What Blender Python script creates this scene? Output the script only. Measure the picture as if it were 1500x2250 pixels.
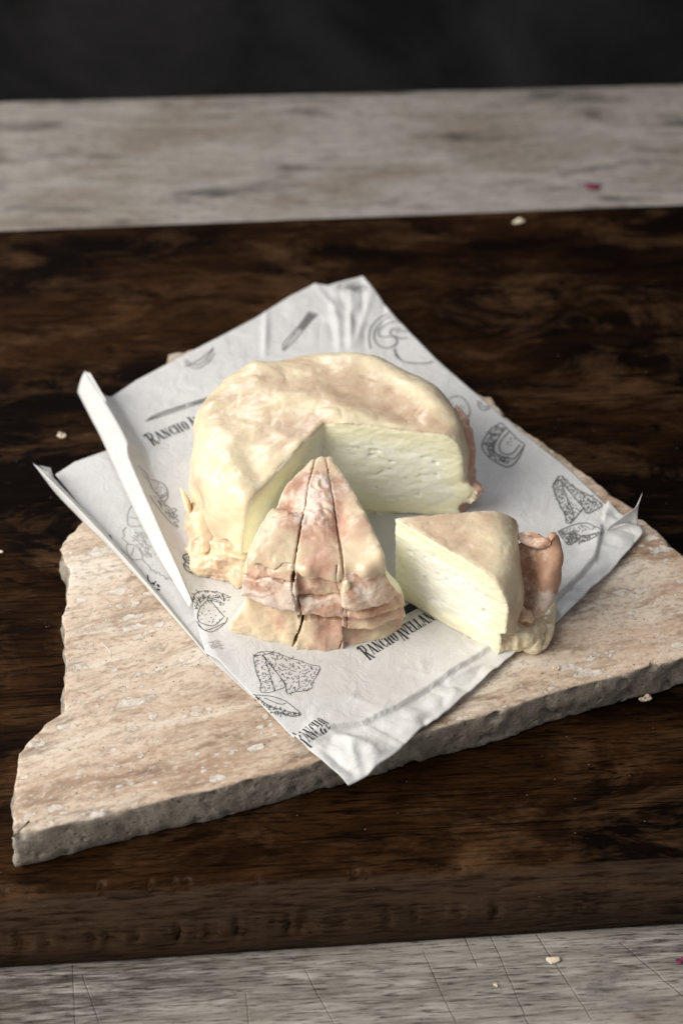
import bpy, math, random
import numpy as np
from mathutils import Vector, Matrix
from mathutils.bvhtree import BVHTree
random.seed(4); rng = np.random.default_rng(7)
SC = 0.01                      # the script thinks in centimetres; the scene is in metres
scene = bpy.context.scene
C = scene.collection
for o in list(bpy.data.objects): bpy.data.objects.remove(o)

# ------------------------------------------------------------------ camera, light, exposure
PITCH, DIST, FPX = math.radians(44), 60.0, 3091.0
CAM = np.array([0, -DIST*math.cos(PITCH), 5+DIST*math.sin(PITCH)])
cd = bpy.data.cameras.new('camera'); cam = bpy.data.objects.new('camera', cd); C.objects.link(cam)
cam.location = Vector(CAM*SC); cam.rotation_euler = (math.pi/2-PITCH, 0, 0)
cd.sensor_fit = 'VERTICAL'; cd.sensor_height = 36; cd.sensor_width = 24
cd.lens = FPX/2250*36; cd.clip_start = 0.01; cd.clip_end = 50
cd.dof.use_dof = True; cd.dof.focus_distance = 0.538; cd.dof.aperture_fstop = 7.1
scene.camera = cam
w = bpy.data.worlds.new('World'); scene.world = w; w.use_nodes = True
w.node_tree.nodes['Background'].inputs[0].default_value = (0.98, 0.97, 1.0, 1)
w.node_tree.nodes['Background'].inputs[1].default_value = 0.24
def area(name, loc, tgt, sx, sy, watt, col):
    ld = bpy.data.lights.new(name, 'AREA'); ld.shape = 'RECTANGLE'; ld.size = sx*SC; ld.size_y = sy*SC
    ld.energy = watt; ld.color = col
    lo = bpy.data.objects.new(name, ld); C.objects.link(lo); lo.location = Vector(loc)*SC
    lo.rotation_euler = (Vector(tgt)-Vector(loc)).to_track_quat('-Z', 'Y').to_euler()
    return lo
area('window_light', (-120, -42, 100), (0, 0, 5), 115, 115, 40, (1.0, 0.955, 0.89))
area('back_window_light', (-60, 130, 90), (0, 0, 5), 80, 80, 15, (0.88, 0.92, 1.0))
scene.view_settings.view_transform = 'Standard'; scene.view_settings.look = 'None'
scene.view_settings.exposure = 0.0; scene.view_settings.gamma = 1.0
scene.render.engine = 'CYCLES'
scene.cycles.max_bounces = 8; scene.cycles.diffuse_bounces = 4; scene.cycles.transmission_bounces = 4

# ------------------------------------------------------------------ maths helpers
def P(px, py, z):
    """point of the plane at height z that the photograph shows at pixel (px, py)"""
    cp, sp = math.cos(PITCH), math.sin(PITCH)
    d = np.array([0, cp, -sp]) + np.array([1., 0, 0])*(px-750)/FPX - np.array([0, sp, cp])*(py-1125)/FPX
    return CAM + d*((z-CAM[2])/d[2])
def hsh(ix, iy, iz, seed):
    with np.errstate(over='ignore'):
        h = (ix.astype(np.uint32)*np.uint32(374761393) + iy.astype(np.uint32)*np.uint32(668265263)
             + iz.astype(np.uint32)*np.uint32(2147483647) + np.uint32(seed*974711 & 0xffffffff))
        h = (h ^ (h >> np.uint32(13)))*np.uint32(1274126177)
        h = h ^ (h >> np.uint32(16))
    return h.astype(np.float32)/4294967295.0
def vn(p, f=1.0, seed=0):
    """value noise in -1..1 of the points p (n,3) at frequency f (scalar or per axis)"""
    q = np.asarray(p, dtype=np.float64)*np.asarray(f) + 1000.5
    i = np.floor(q).astype(np.int64); t = (q-i); t = t*t*t*(t*(6*t-15)+10)
    r = 0
    for dx in (0, 1):
        for dy in (0, 1):
            for dz in (0, 1):
                wt = (t[:, 0] if dx else 1-t[:, 0])*(t[:, 1] if dy else 1-t[:, 1])*(t[:, 2] if dz else 1-t[:, 2])
                r = r + wt*hsh(i[:, 0]+dx, i[:, 1]+dy, i[:, 2]+dz, seed)
    return r*2-1
def fbm(p, f=1.0, o=3, seed=0):
    r = 0; a = 1.0; f = np.asarray(f, dtype=float)
    for k in range(o):
        r = r + a*vn(p, f, seed+k*17); a *= .5; f = f*2.03
    return r
def n2(x, y, f, seed=0, o=2):
    sh = np.shape(x); p = np.stack([np.ravel(x), np.ravel(y), np.zeros(np.size(x))], 1)
    return fbm(p, f, o, seed).reshape(sh)
def sstep(a, b, x):
    t = np.clip((x-a)/(b-a), 0, 1); return t*t*(3-2*t)
def smax(a, b, k): 
    h = np.clip(.5+.5*(a-b)/k, 0, 1); return b+(a-b)*h + k*h*(1-h)
def smin(a, b, k): return -smax(-a, -b, k)
def seg_d(x, y, pts):
    """distance of (x, y) to a polyline, and where along it (0..1)"""
    if np.ndim(x) == 3: x, y = x[:, :, :1], y[:, :, :1]
    best = np.full(np.shape(x), 1e9); par = np.zeros(np.shape(x)); n = len(pts)-1
    for k in range(n):
        a, b = np.array(pts[k][:2]), np.array(pts[k+1][:2]); d = b-a; L = d@d
        t = np.clip(((x-a[0])*d[0]+(y-a[1])*d[1])/L, 0, 1)
        e = np.hypot(x-a[0]-t*d[0], y-a[1]-t*d[1]); m = e < best
        best = np.where(m, e, best); par = np.where(m, (k+t)/n, par)
    return best, par
def resample(pts, n, smooth=True):
    pts = np.array(pts, dtype=float)
    if smooth and len(pts) > 2:
        out = []; Q = np.vstack([2*pts[0]-pts[1], pts, 2*pts[-1]-pts[-2]])
        for k in range(1, len(Q)-2):
            for t in np.linspace(0, 1, 12, endpoint=False):
                a, b, c, d = Q[k-1:k+3]
                out.append(.5*((2*b)+(c-a)*t+(2*a-5*b+4*c-d)*t*t+(3*b-3*c+d-a)*t**3))
        out.append(pts[-1]); pts = np.array(out)
    L = np.r_[0, np.cumsum(np.linalg.norm(np.diff(pts, axis=0), axis=1))]
    s = np.linspace(0, L[-1], n)
    return np.stack([np.interp(s, L, pts[:, k]) for k in range(pts.shape[1])], 1)

# ------------------------------------------------------------------ object helpers
def mesh_obj(name, verts, faces, mat, parent=None, attrs=None, smooth=True, loc=(0, 0, 0)):
    me = bpy.data.meshes.new(name)
    loc = np.array(loc, dtype=float)
    me.from_pydata(((np.asarray(verts)-loc)*SC).tolist(), [], [list(map(int, f)) for f in faces])
    if smooth: me.polygons.foreach_set('use_smooth', [True]*len(me.polygons))
    for k, v in (attrs or {}).items():
        a = me.attributes.new(k, 'FLOAT', 'POINT'); a.data.foreach_set('value', np.asarray(v, dtype=np.float32))
    me.materials.append(mat); me.update()
    o = bpy.data.objects.new(name, me); C.objects.link(o)
    o.location = Vector(loc*SC)
    if parent:
        o.parent = parent; o.location = Vector(loc*SC)-parent.location if parent.parent is None else Vector(loc*SC)-parent.parent.location-parent.location
    return o
def tag(o, label=None, cat=None, group=None, kind=None):
    if label: o['label'] = label
    if cat: o['category'] = cat
    if group: o['group'] = group
    if kind: o['kind'] = kind
    return o
def empty(name, loc, label, cat, group=None):
    o = bpy.data.objects.new(name, None); C.objects.link(o); o.location = Vector(loc)*SC
    o.empty_display_size = .01
    return tag(o, label, cat, group)
def grid_faces(nu, nv, closed_u=False):
    i = np.arange((nu if closed_u else nu-1)); j = np.arange(nv-1)
    I, J = np.meshgrid(i, j, indexing='ij'); I = I.ravel(); J = J.ravel(); I2 = (I+1) % nu
    return np.stack([I*nv+J, I2*nv+J, I2*nv+J+1, I*nv+J+1], 1)
def surface_nets(F, org, h):
    nx, ny, nz = F.shape; S = F < 0
    cnt = np.zeros((nx-1, ny-1, nz-1), np.int8)
    for dx in (0, 1):
        for dy in (0, 1):
            for dz in (0, 1): cnt += S[dx:nx-1+dx, dy:ny-1+dy, dz:nz-1+dz]
    act = (cnt > 0) & (cnt < 8)
    idx = np.full(act.shape, -1, np.int64); ci = np.argwhere(act); idx[act] = np.arange(len(ci))
    corners = [(a, b, c) for a in (0, 1) for b in (0, 1) for c in (0, 1)]
    val = {c: F[ci[:, 0]+c[0], ci[:, 1]+c[1], ci[:, 2]+c[2]] for c in corners}
    acc = np.zeros((len(ci), 3)); n = np.zeros(len(ci))
    for c in corners:
        for ax in range(3):
            if c[ax]: continue
            e = list(c); e[ax] = 1; e = tuple(e)
            a, b = val[c], val[e]; m = (a < 0) != (b < 0)
            t = np.where(m, a/np.where(m, a-b, 1), 0)
            pt = np.tile(np.array(c, float), (len(ci), 1)); pt[:, ax] = t
            acc += pt*m[:, None]; n += m
    V = (ci+acc/n[:, None])*h+np.array(org)
    Fs = []
    for ax in range(3):
        a = [slice(1, -1)]*3; a[ax] = slice(0, -1); b = list(a); b[ax] = slice(1, None)
        s0, s1 = S[tuple(a)], S[tuple(b)]; e = np.argwhere(s0 != s1)
        flip = s0[s0 != s1]
        full = e.copy(); 
        for k in range(3):
            if k != ax: full[:, k] += 1
        u, v = [(1, 2), (2, 0), (0, 1)][ax]
        q = []
        for du, dv in ((0, 0), (1, 0), (1, 1), (0, 1)):
            g = full.copy(); g[:, u] -= 1-du; g[:, v] -= 1-dv
            q.append(idx[g[:, 0], g[:, 1], g[:, 2]])
        q = np.stack(q, 1); q[~flip] = q[~flip][:, ::-1]
        Fs.append(q)
    return V, np.vstack(Fs)
def vnormals(V, F):
    a = V[F[:, 2]]-V[F[:, 0]]; b = V[F[:, 3]]-V[F[:, 1]]; n = np.cross(a, b)
    N = np.zeros_like(V)
    for k in range(4): np.add.at(N, F[:, k], n)
    return N/np.maximum(np.linalg.norm(N, axis=1), 1e-9)[:, None]
def sweep(path, half_w, half_t, wdir, nu=60, nv=24, noise=.06, nf=1.4, seed=0, sq=2.6, twist=0, taper=.25):
    """a thick soft band along path; half_w across (roughly along wdir), half_t thick"""
    p = resample(path, nu); T = np.gradient(p, axis=0); T /= np.linalg.norm(T, axis=1)[:, None]
    wd = resample(wdir, nu, False) if np.ndim(wdir) == 2 else np.tile(np.array(wdir, float), (nu, 1))
    W = wd-(wd*T).sum(1)[:, None]*T; W /= np.linalg.norm(W, axis=1)[:, None]
    Bn = np.cross(T, W)
    s = np.linspace(0, 1, nu)
    hw = np.interp(s, np.linspace(0, 1, len(np.atleast_1d(half_w))), np.atleast_1d(half_w))
    ht = np.interp(s, np.linspace(0, 1, len(np.atleast_1d(half_t))), np.atleast_1d(half_t))
    e = np.minimum(s, 1-s)*2
    cap = np.sqrt(np.clip(1-(1-np.clip(e/taper, 0, 1))**2, 0.0004, 1)) if taper else np.ones(nu)
    th = np.linspace(0, 2*math.pi, nv, endpoint=False)
    cx = np.sign(np.cos(th))*np.abs(np.cos(th))**(2/sq); cy = np.sign(np.sin(th))*np.abs(np.sin(th))**(2/sq)
    capw = .35+.65*cap
    V = (p[:, None, :] + W[:, None, :]*(hw*capw)[:, None, None]*cx[None, :, None]
         + Bn[:, None, :]*(ht*cap)[:, None, None]*cy[None, :, None]).reshape(-1, 3)
    i = np.arange(nu-1)[:, None]; j = np.arange(nv)[None, :]; j2 = (j+1) % nv
    F = np.stack([i*nv+j, i*nv+j2, (i+1)*nv+j2, (i+1)*nv+j], 2).reshape(-1, 4)
    c0, c1 = len(V), len(V)+1; V = np.vstack([V, p[0], p[-1]])
    caps = [[c0, (k+1) % nv, k, c0] for k in range(nv)]+[[c1, (nu-1)*nv+k, (nu-1)*nv+(k+1) % nv, c1] for k in range(nv)]
    N = vnormals(V, F)
    V = V+N*(noise*fbm(V, nf, 3, seed)+.018*fbm(V, 6, 2, seed+5))[:, None]
    V[:, 2] = np.maximum(V[:, 2], 5.055)
    return V, [tuple(f) for f in F]+[tuple(c[:3]) for c in caps]

# ------------------------------------------------------------------ material helpers
class NT:
    def __init__(s, name):
        s.m = bpy.data.materials.new(name); s.m.use_nodes = True; s.t = s.m.node_tree
        s.b = s.t.nodes['Principled BSDF']
        tc = s.t.nodes.new('ShaderNodeTexCoord'); s.geo = s.t.nodes.new('ShaderNodeNewGeometry')
        s.pos = s.mapv(s.geo.outputs['Position'], scale=(100, 100, 100))   # centimetres
    def lk(s, a, b): s.t.links.new(a, b)
    def mapv(s, v, scale=(1, 1, 1), rot=(0, 0, 0), loc=(0, 0, 0)):
        n = s.t.nodes.new('ShaderNodeMapping'); n.inputs['Scale'].default_value = scale
        n.inputs['Rotation'].default_value = rot; n.inputs['Location'].default_value = loc
        s.lk(v, n.inputs[0]); return n.outputs[0]
    def noise(s, v, f, det=4, rough=.55, dist=0):
        n = s.t.nodes.new('ShaderNodeTexNoise'); n.inputs['Scale'].default_value = f; n.inputs['Detail'].default_value = det
        n.inputs['Roughness'].default_value = rough; n.inputs['Distortion'].default_value = dist; s.lk(v, n.inputs['Vector']); return n.outputs['Fac']
    def vor(s, v, f, feat='F1', out='Distance', rnd=1):
        n = s.t.nodes.new('ShaderNodeTexVoronoi'); n.feature = feat; n.inputs['Scale'].default_value = f
        n.inputs['Randomness'].default_value = rnd; s.lk(v, n.inputs['Vector']); return n.outputs[out]
    def ramp(s, v, stops, interp='LINEAR'):
        n = s.t.nodes.new('ShaderNodeValToRGB'); e = n.color_ramp.elements; n.color_ramp.interpolation = interp
        while len(e) < len(stops): e.new(.5)
        for k, (p, c) in enumerate(stops):
            e[k].position = p; e[k].color = (c, c, c, 1) if not hasattr(c, '__len__') else (*c, 1)
        s.lk(v, n.inputs[0]); return n.outputs[0]
    def mix(s, f, a, b, mode='MIX'):
        n = s.t.nodes.new('ShaderNodeMix'); n.data_type = 'RGBA'; n.blend_type = mode
        for k, x in ((0, f), (6, a), (7, b)):
            if isinstance(x, bpy.types.NodeSocket): s.lk(x, n.inputs[k])
            elif k == 0: n.inputs[0].default_value = x
            else: n.inputs[k].default_value = (*x, 1) if hasattr(x, '__len__') else (x, x, x, 1)
        return n.outputs[2]
    def math(s, op, a, b=0, c=0):
        n = s.t.nodes.new('ShaderNodeMath'); n.operation = op
        for k, x in enumerate((a, b, c)):
            if isinstance(x, bpy.types.NodeSocket): s.lk(x, n.inputs[k])
            else: n.inputs[k].default_value = x
        return n.outputs[0]
    def attr(s, nm):
        n = s.t.nodes.new('ShaderNodeAttribute'); n.attribute_name = nm; return n.outputs['Fac']
    def dot(s, v, d):
        n = s.t.nodes.new('ShaderNodeVectorMath'); n.operation = 'DOT_PRODUCT'; s.lk(v, n.inputs[0]); n.inputs[1].default_value = d
        return n.outputs['Value']
    def vadd(s, v, u):
        n = s.t.nodes.new('ShaderNodeVectorMath'); n.operation = 'ADD'; s.lk(v, n.inputs[0]); s.lk(u, n.inputs[1]); return n.outputs[0]
    def bump(s, h, strength=.3, dist=.05, prev=None):
        n = s.t.nodes.new('ShaderNodeBump'); n.inputs['Strength'].default_value = strength; n.inputs['Distance'].default_value = dist*SC
        s.lk(h, n.inputs['Height'])
        if prev is not None: s.lk(prev, n.inputs['Normal'])
        return n.outputs[0]
    def set(s, col=None, rough=None, nrm=None, spec=None, **kw):
        for k, x in (('Base Color', col), ('Roughness', rough), ('Normal', nrm), ('Specular IOR Level', spec)):
            if x is None: continue
            if isinstance(x, bpy.types.NodeSocket): s.lk(x, s.b.inputs[k])
            elif k == 'Base Color': s.b.inputs[k].default_value = (*x, 1)
            else: s.b.inputs[k].default_value = x
        for k, x in kw.items(): s.b.inputs[k.replace('_', ' ')].default_value = x
        return s.m
def sss(n, w, rad, scale):
    n.b.inputs['Subsurface Weight'].default_value = w; n.b.inputs['Subsurface Radius'].default_value = rad
    n.b.inputs['Subsurface Scale'].default_value = scale

BROT = math.radians(4.0)       # the dark board lies turned by four degrees
# dark old wood
n = NT('dark_wood'); v = n.mapv(n.pos, rot=(0, 0, -BROT))
gr = n.noise(n.mapv(v, (.22, .9, 1.0)), 1, 5, .7, 1.0)
fine = n.noise(n.mapv(v, (.7, 7, 7)), 1, 3, .7, .5)
pat = n.noise(n.mapv(v, (.05, .13, .13), loc=(3.3, 1.2, 0)), 1, 4, .62, .5)
worn = n.noise(n.mapv(v, (.16, .34, .4), loc=(9, 4, 0)), 1, 5, .72, .6)
c1 = n.mix(n.ramp(gr, [(.32, 0), (.70, 1)]), (.0090, .0036, .0013), (.046, .0190, .0060))
c1 = n.mix(n.ramp(pat, [(.42, .92), (.56, 0)]), c1, (.0018, .0008, .0005))
c1 = n.mix(n.ramp(worn, [(.50, 0), (.70, .7)]), c1, (.105, .054, .025))
c1 = n.mix(n.ramp(fine, [(.36, .75), (.52, 0)]), c1, (.0025, .0012, .0007))
crk = n.noise(n.mapv(v, (.035, 1.0, 1), loc=(1, 7, 0)), 1, 3, .55, 1.0)
ck = n.ramp(n.math('ABSOLUTE', n.math('SUBTRACT', crk, .5)), [(.0, 1), (.010, 0)])
c1 = n.mix(ck, c1, (.001, .0006, .0004))
speck = n.vor(n.mapv(v, (1.1, 1.9, 2)), 1, rnd=1)
c1 = n.mix(n.ramp(speck, [(.028, .6), (.045, 0)]), c1, (.22, .19, .15))
# the sawn front edge is paler, bare wood
fz = n.dot(n.geo.outputs['True Normal'], (0, 0, 1))
c1 = n.mix(n.math('MULTIPLY', n.ramp(fz, [(.80, .65), (.97, 0)]), n.ramp(fine, [(.35, .2), (.55, 1)])), c1, (.060, .039, .026))
hsum = n.math('ADD', n.math('MULTIPLY', fine, .5), n.math('SUBTRACT', gr, n.math('MULTIPLY', ck, .5)))
b1 = n.bump(hsum, .55, .10)
M_DARK = n.set(c1, n.ramp(worn, [(.3, .55), (.7, .75)]), b1, .03)
# scraped grey table wood
n = NT('grey_wood'); v = n.mapv(n.pos, rot=(0, 0, -math.radians(3.4)))
gr = n.noise(n.mapv(v, (.22, 3.2, 3)), 1, 6, .7, .8)
fine = n.noise(n.mapv(v, (.9, 13, 10)), 1, 4, .7, .3)
big = n.noise(n.mapv(v, (.085, .26, .2), loc=(2.3, 4.1, 0)), 1, 5, .66, .5)
c1 = n.mix(n.ramp(gr, [(.30, 0), (.62, 1)]), (.21, .188, .160), (.41, .382, .350))
c1 = n.mix(n.ramp(big, [(.36, .6), (.53, 0)]), c1, (.17, .125, .088))
c1 = n.mix(n.ramp(fine, [(.37, .85), (.47, 0)]), c1, (.045, .036, .03))
st = n.noise(n.mapv(v, (.10, .42, .3), loc=(7.7, 1.9, 0)), 1, 6, .65, .5)
c1 = n.mix(n.ramp(st, [(.55, 0), (.68, .85)]), c1, (.025, .020, .017))
for (px_, py_, r_, am_) in ((90, 2165, 4.2, .8), (330, 2150, 3.0, .6), (1460, 2065, 2.6, .75), (620, 2150, 3.0, .6), (950, 2200, 3.2, .45), (1200, 2150, 2.6, .45), (60, 2260, 3.0, .5)):  # table stains; the middle ones are deepened to paint in lens vignetting
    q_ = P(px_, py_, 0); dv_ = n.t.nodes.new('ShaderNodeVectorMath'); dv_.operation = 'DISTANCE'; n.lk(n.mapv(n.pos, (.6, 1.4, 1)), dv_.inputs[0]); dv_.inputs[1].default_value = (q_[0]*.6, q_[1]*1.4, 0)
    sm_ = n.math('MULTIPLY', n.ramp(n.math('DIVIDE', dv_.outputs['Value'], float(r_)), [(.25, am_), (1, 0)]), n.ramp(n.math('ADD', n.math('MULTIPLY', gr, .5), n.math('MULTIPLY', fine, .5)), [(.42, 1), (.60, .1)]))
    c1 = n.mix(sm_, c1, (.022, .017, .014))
cuts = None; wob = n.math('MULTIPLY', n.math('SUBTRACT', n.noise(n.pos, 1.7, 2), .5), .14)
for a, b in (((670, 2130), (740, 2260)), ((930, 2090), (1010, 2270)), ((1075, 2050), (1170, 2270)), ((1170, 2040), (1300, 2240)),
             ((1360, 2070), (1520, 2205)), ((160, 2120), (168, 2280)), ((183, 2140), (225, 2270)), ((1015, 2050), (1050, 2125)), ((540, 2180), (548, 2250))):
    A, B = P(*a, 0), P(*b, 0); d = (B-A)[:2]; L = np.linalg.norm(d); d /= L; nn = (-d[1], d[0])
    dl = n.math('ABSOLUTE', n.math('ADD', n.math('SUBTRACT', n.dot(n.pos, (nn[0], nn[1], 0)), float(A[0]*nn[0]+A[1]*nn[1])), wob))
    al = n.math('ABSOLUTE', n.math('SUBTRACT', n.dot(n.pos, (d[0], d[1], 0)), float(A[:2]@d+L/2)))
    m_ = n.math('MULTIPLY', n.ramp(dl, [(.008, 1), (.035, 0)]), n.math('LESS_THAN', al, float(L/2)))
    cuts = m_ if cuts is None else n.math('MAXIMUM', cuts, m_)
brk = n.ramp(n.noise(n.pos, 2.4, 3), [(.44, .0), (.64, .45)])
c1 = n.mix(n.math('MULTIPLY', cuts, brk), c1, (.05, .04, .035))
b1 = n.bump(n.math('ADD', gr, n.math('MULTIPLY', fine, .7)), .45, .05); b1 = n.bump(n.math('MULTIPLY', cuts, -1), .6, .06, b1)
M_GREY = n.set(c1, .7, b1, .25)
# charcoal backdrop
n = NT('charcoal'); big = n.noise(n.mapv(n.pos, (.06, .06, .06)), 1, 6, .6, .6)
M_BLACK = n.set(n.mix(n.ramp(big, [(.38, 0), (.7, 1)]), (.003, .0028, .003), (.022, .021, .022)), .8, None, .2)
# travertine
n = NT('travertine'); SR = math.radians(17)
wv = n.t.nodes.new('ShaderNodeTexNoise'); wv.inputs['Scale'].default_value = .35; wv.inputs['Detail'].default_value = 4; n.lk(n.pos, wv.inputs['Vector'])
vv = n.mapv(n.pos, rot=(0, 0, -SR)); wsc = n.mapv(wv.outputs['Color'], (1.0, 1.0, 1.0), loc=(-.5, -.5, -.5)); vw = n.vadd(vv, wsc)
band = n.noise(n.mapv(vw, (.07, .30, .3)), 1, 6, .62, .5)
c1 = n.ramp(band, [(.30, (.30, .185, .115)), (.43, (.50, .370, .265)), (.53, (.63, .520, .405)), (.66, (.74, .675, .58))])
fb = n.noise(n.mapv(vw, (.5, 2.4, 2), loc=(3, 0, 0)), 1, 7, .72, .4)
c1 = n.mix(n.ramp(fb, [(.32, .65), (.50, 0)]), c1, (.24, .145, .092))
fb2 = n.noise(n.mapv(vw, (.9, 3.2, 3), loc=(8, 3, 0)), 1, 6, .7, .6)
c1 = n.mix(n.ramp(fb2, [(.55, 0), (.75, .4)]), c1, (.60, .50, .41))
dk = n.noise(n.mapv(vw, (.16, .55, .5), loc=(5.5, 9, 0)), 1, 5, .7, .4)
dkm = n.math('MULTIPLY', n.ramp(dk, [(.50, 0), (.64, 1)]), n.ramp(fb, [(.36, 1), (.62, .15)]))
c1 = n.mix(dkm, c1, (.15, .095, .062))
nz = n.t.nodes.new('ShaderNodeTexNoise'); nz.inputs['Scale'].default_value = 2.1; nz.inputs['Detail'].default_value = 6; nz.inputs['Roughness'].default_value = .65; n.lk(n.pos, nz.inputs['Vector'])
inc = None; edge = None; clus = n.ramp(n.noise(n.mapv(vv, (.12, .3, .3), loc=(2, 2, 0)), 1, 3), [(.36, .2), (.54, 1)])
for (sx, sy, loc, keep, r0) in ((.55, 1.35, (0, 0, 0), .55, .46), (1.2, 2.3, (4, 2, 0), .5, .42), (2.4, 3.8, (7, 5, 0), .45, .4)):
    w2 = n.vadd(n.mapv(vv, (sx, sy, sy), loc=loc), n.mapv(nz.outputs['Color'], (1.1, 1.1, 1.1), loc=(-.55, -.55, -.55)))
    vr = n.t.nodes.new('ShaderNodeTexVoronoi'); vr.inputs['Scale'].default_value = 1; n.lk(w2, vr.inputs['Vector'])
    sel = n.math('LESS_THAN', n.dot(vr.outputs['Color'], (1, 0, 0)), n.math('MULTIPLY', clus, keep*1.25))
    rad = n.math('MULTIPLY', n.dot(vr.outputs['Color'], (0, 1, 0)), r0)
    df = n.math('SUBTRACT', rad, vr.outputs['Distance'])
    a = n.math('MULTIPLY', n.ramp(df, [(0, 0), (.06, 1)]), sel)
    e_ = n.math('MULTIPLY', n.math('MULTIPLY', n.ramp(n.math('ADD', df, .05), [(0, 0), (.05, 1)]), sel), n.math('SUBTRACT', 1, a))
    inc = a if inc is None else n.math('MAXIMUM', inc, a); edge = e_ if edge is None else n.math('MAXIMUM', edge, e_)
sp = n.noise(n.mapv(vw, (3.2, 6.5, 6)), 1, 4, .75); c1 = n.mix(n.ramp(sp, [(.36, .6), (.47, 0)]), c1, (.27, .165, .105)); c1 = n.mix(n.ramp(sp, [(.54, 0), (.68, .6)]), c1, (.74, .66, .56))
c1 = n.mix(n.math('MULTIPLY', edge, .55), c1, (.20, .145, .105))
ig = n.noise(n.pos, 3.5, 5, .7)
c1 = n.mix(n.math('MULTIPLY', inc, .78), c1, n.ramp(ig, [(.36, (.42, .37, .31)), (.6, (.74, .70, .64))]))
pit = n.vor(n.mapv(vw, (2.0, 2.8, 2.5)), 1); c1 = n.mix(n.ramp(pit, [(.05, .85), (.085, 0)]), c1, (.09, .065, .05))
# sawn and broken sides are plain grey stone
nz_ = n.dot(n.geo.outputs['Normal'], (0, 0, 1))
side = n.ramp(nz_, [(.35, 1), (.72, 0)])
c2 = n.ramp(n.noise(n.pos, .8, 6, .65), [(.3, (.27, .23, .185)), (.7, (.45, .40, .335))])
c2 = n.mix(n.ramp(pit, [(.06, .9), (.13, 0)]), c2, (.06, .048, .036)); c2 = n.mix(n.ramp(n.noise(n.pos, 5, 4, .75), [(.38, .6), (.5, 0)]), c2, (.15, .125, .10))
c1 = n.mix(side, c1, c2)
b1 = n.bump(n.math('ADD', fb, n.math('MULTIPLY', sp, .8)), .28, .05); b1 = n.bump(n.ramp(pit, [(.04, 0), (.1, 1)]), .5, .06, b1); b1 = n.bump(edge, -.25, .02, b1)
b1 = n.bump(n.math('MULTIPLY', n.math('ADD', n.noise(n.pos, 4, 5, .75), n.math('MULTIPLY', n.ramp(n.vor(n.pos, 1.6), [(.12, 0), (.25, 1)]), .8)), side), .8, .10, b1)
M_STONE = n.set(c1, n.mix(inc, .52, .68), b1, .35)
# paper and print
n = NT('greaseproof_paper'); mo = n.noise(n.pos, .9, 5, .65)
c1 = n.ramp(mo, [(.3, (.71, .705, .69)), (.7, (.80, .798, .785))])
fib = n.noise(n.mapv(n.pos, (3, 3, 3)), 1, 3)
cw_ = n.math('ABSOLUTE', n.math('SUBTRACT', n.noise(n.pos, .75, 4, .6, .6), .5))
n.set(c1, .42, n.bump(cw_, .55, .22, n.bump(n.noise(n.pos, 2.2, 5, .6), .25, .03)), .4)
tr = n.t.nodes.new('ShaderNodeBsdfTranslucent'); n.lk(c1, tr.inputs[0]); mx = n.t.nodes.new('ShaderNodeMixShader'); mx.inputs[0].default_value = .22
n.lk(n.b.outputs[0], mx.inputs[1]); n.lk(tr.outputs[0], mx.inputs[2]); n.lk(mx.outputs[0], n.t.nodes['Material Output'].inputs[0]); M_PAPER = n.m
M_INK = NT('black_ink').set((.03, .03, .032), .6, None, .2)
M_INKF = NT('grey_ink').set((.16, .16, .155), .6, None, .2)
M_INKP = NT('ink_seen_through_paper').set((.42, .41, .39), .6, None, .2)
# cheese paste
n = NT('cheese_paste'); dp = n.attr('depth')
cr = n.noise(n.mapv(n.pos, (2.2, 2.2, 4.5)), 1, 5, .65, .3)
dpn = n.math('ADD', dp, n.math('MULTIPLY', n.math('SUBTRACT', cr, .5), .25))
c1 = n.ramp(dpn, [(.0, (.88, .79, .56)), (.15, (.935, .865, .62)), (.55, (.955, .905, .69)), (.85, (.975, .945, .79))])
pits = n.vor(n.mapv(n.pos, (1.9, 1.9, 4.0)), 1.0)
pm = n.math('MULTIPLY', n.ramp(pits, [(.07, 1), (.15, 0)]), n.ramp(dp, [(.5, 0), (.9, 1)]))
c1 = n.mix(n.math('MULTIPLY', pm, .35), c1, (.70, .66, .36))
b1 = n.bump(n.noise(n.mapv(n.pos, (3.2, 3.2, 5.0)), 1, 5, .75, .4), .16, .06); b1 = n.bump(n.math('MULTIPLY', pm, -1), .6, .08, b1)
n.set(c1, .5, b1, .35); sss(n, .7, (.85, .82, .5), .004); M_PASTE = n.m
# cheese rind: cream where it is stretched, peach-pink where the mould grew, white bloom on top
def rind(name, creamA, creamB, pinkA, pinkB, blo=.25, sw=.5):
    n = NT(name); pk = n.attr('pink'); bl = n.attr('bloom')
    nz = n.noise(n.pos, .75, 6, .6, .25); nz2 = n.noise(n.pos, 1.9, 5, .6, .15)
    f = n.math('ADD', n.math('MULTIPLY', pk, 1.0), n.math('MULTIPLY', n.math('SUBTRACT', nz, .5), 2.1))
    cream = n.mix(n.ramp(nz2, [(.3, 0), (.7, 1)]), creamA, creamB); pink = n.mix(n.ramp(nz2, [(.32, 0), (.68, 1)]), pinkA, pinkB)
    c = n.mix(n.ramp(f, [(.15, 0), (.70, 1)]), cream, pink)
    bn = n.noise(n.pos, 3.2, 6, .7)
    bm = n.math('MULTIPLY', n.ramp(n.math('ADD', bn, n.math('MULTIPLY', n.math('SUBTRACT', bl, .5), .7)), [(.52, 0), (.72, 1)]), .72)
    c = n.mix(bm, c, (.82, .73, .64))
    b = n.bump(n.noise(n.pos, 1.1, 3, .5), .22, .10); b = n.bump(n.math('MULTIPLY', n.noise(n.pos, 8, 4, .65), n.math('ADD', .25, bl)), .22, .03, b)
    n.set(c, n.math('ADD', .55 if name == 'brown_rind' else .28, n.math('MULTIPLY', bm, .4)), b, .5); sss(n, sw, (1.0, .78, .45), .0045); return n.m
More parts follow.
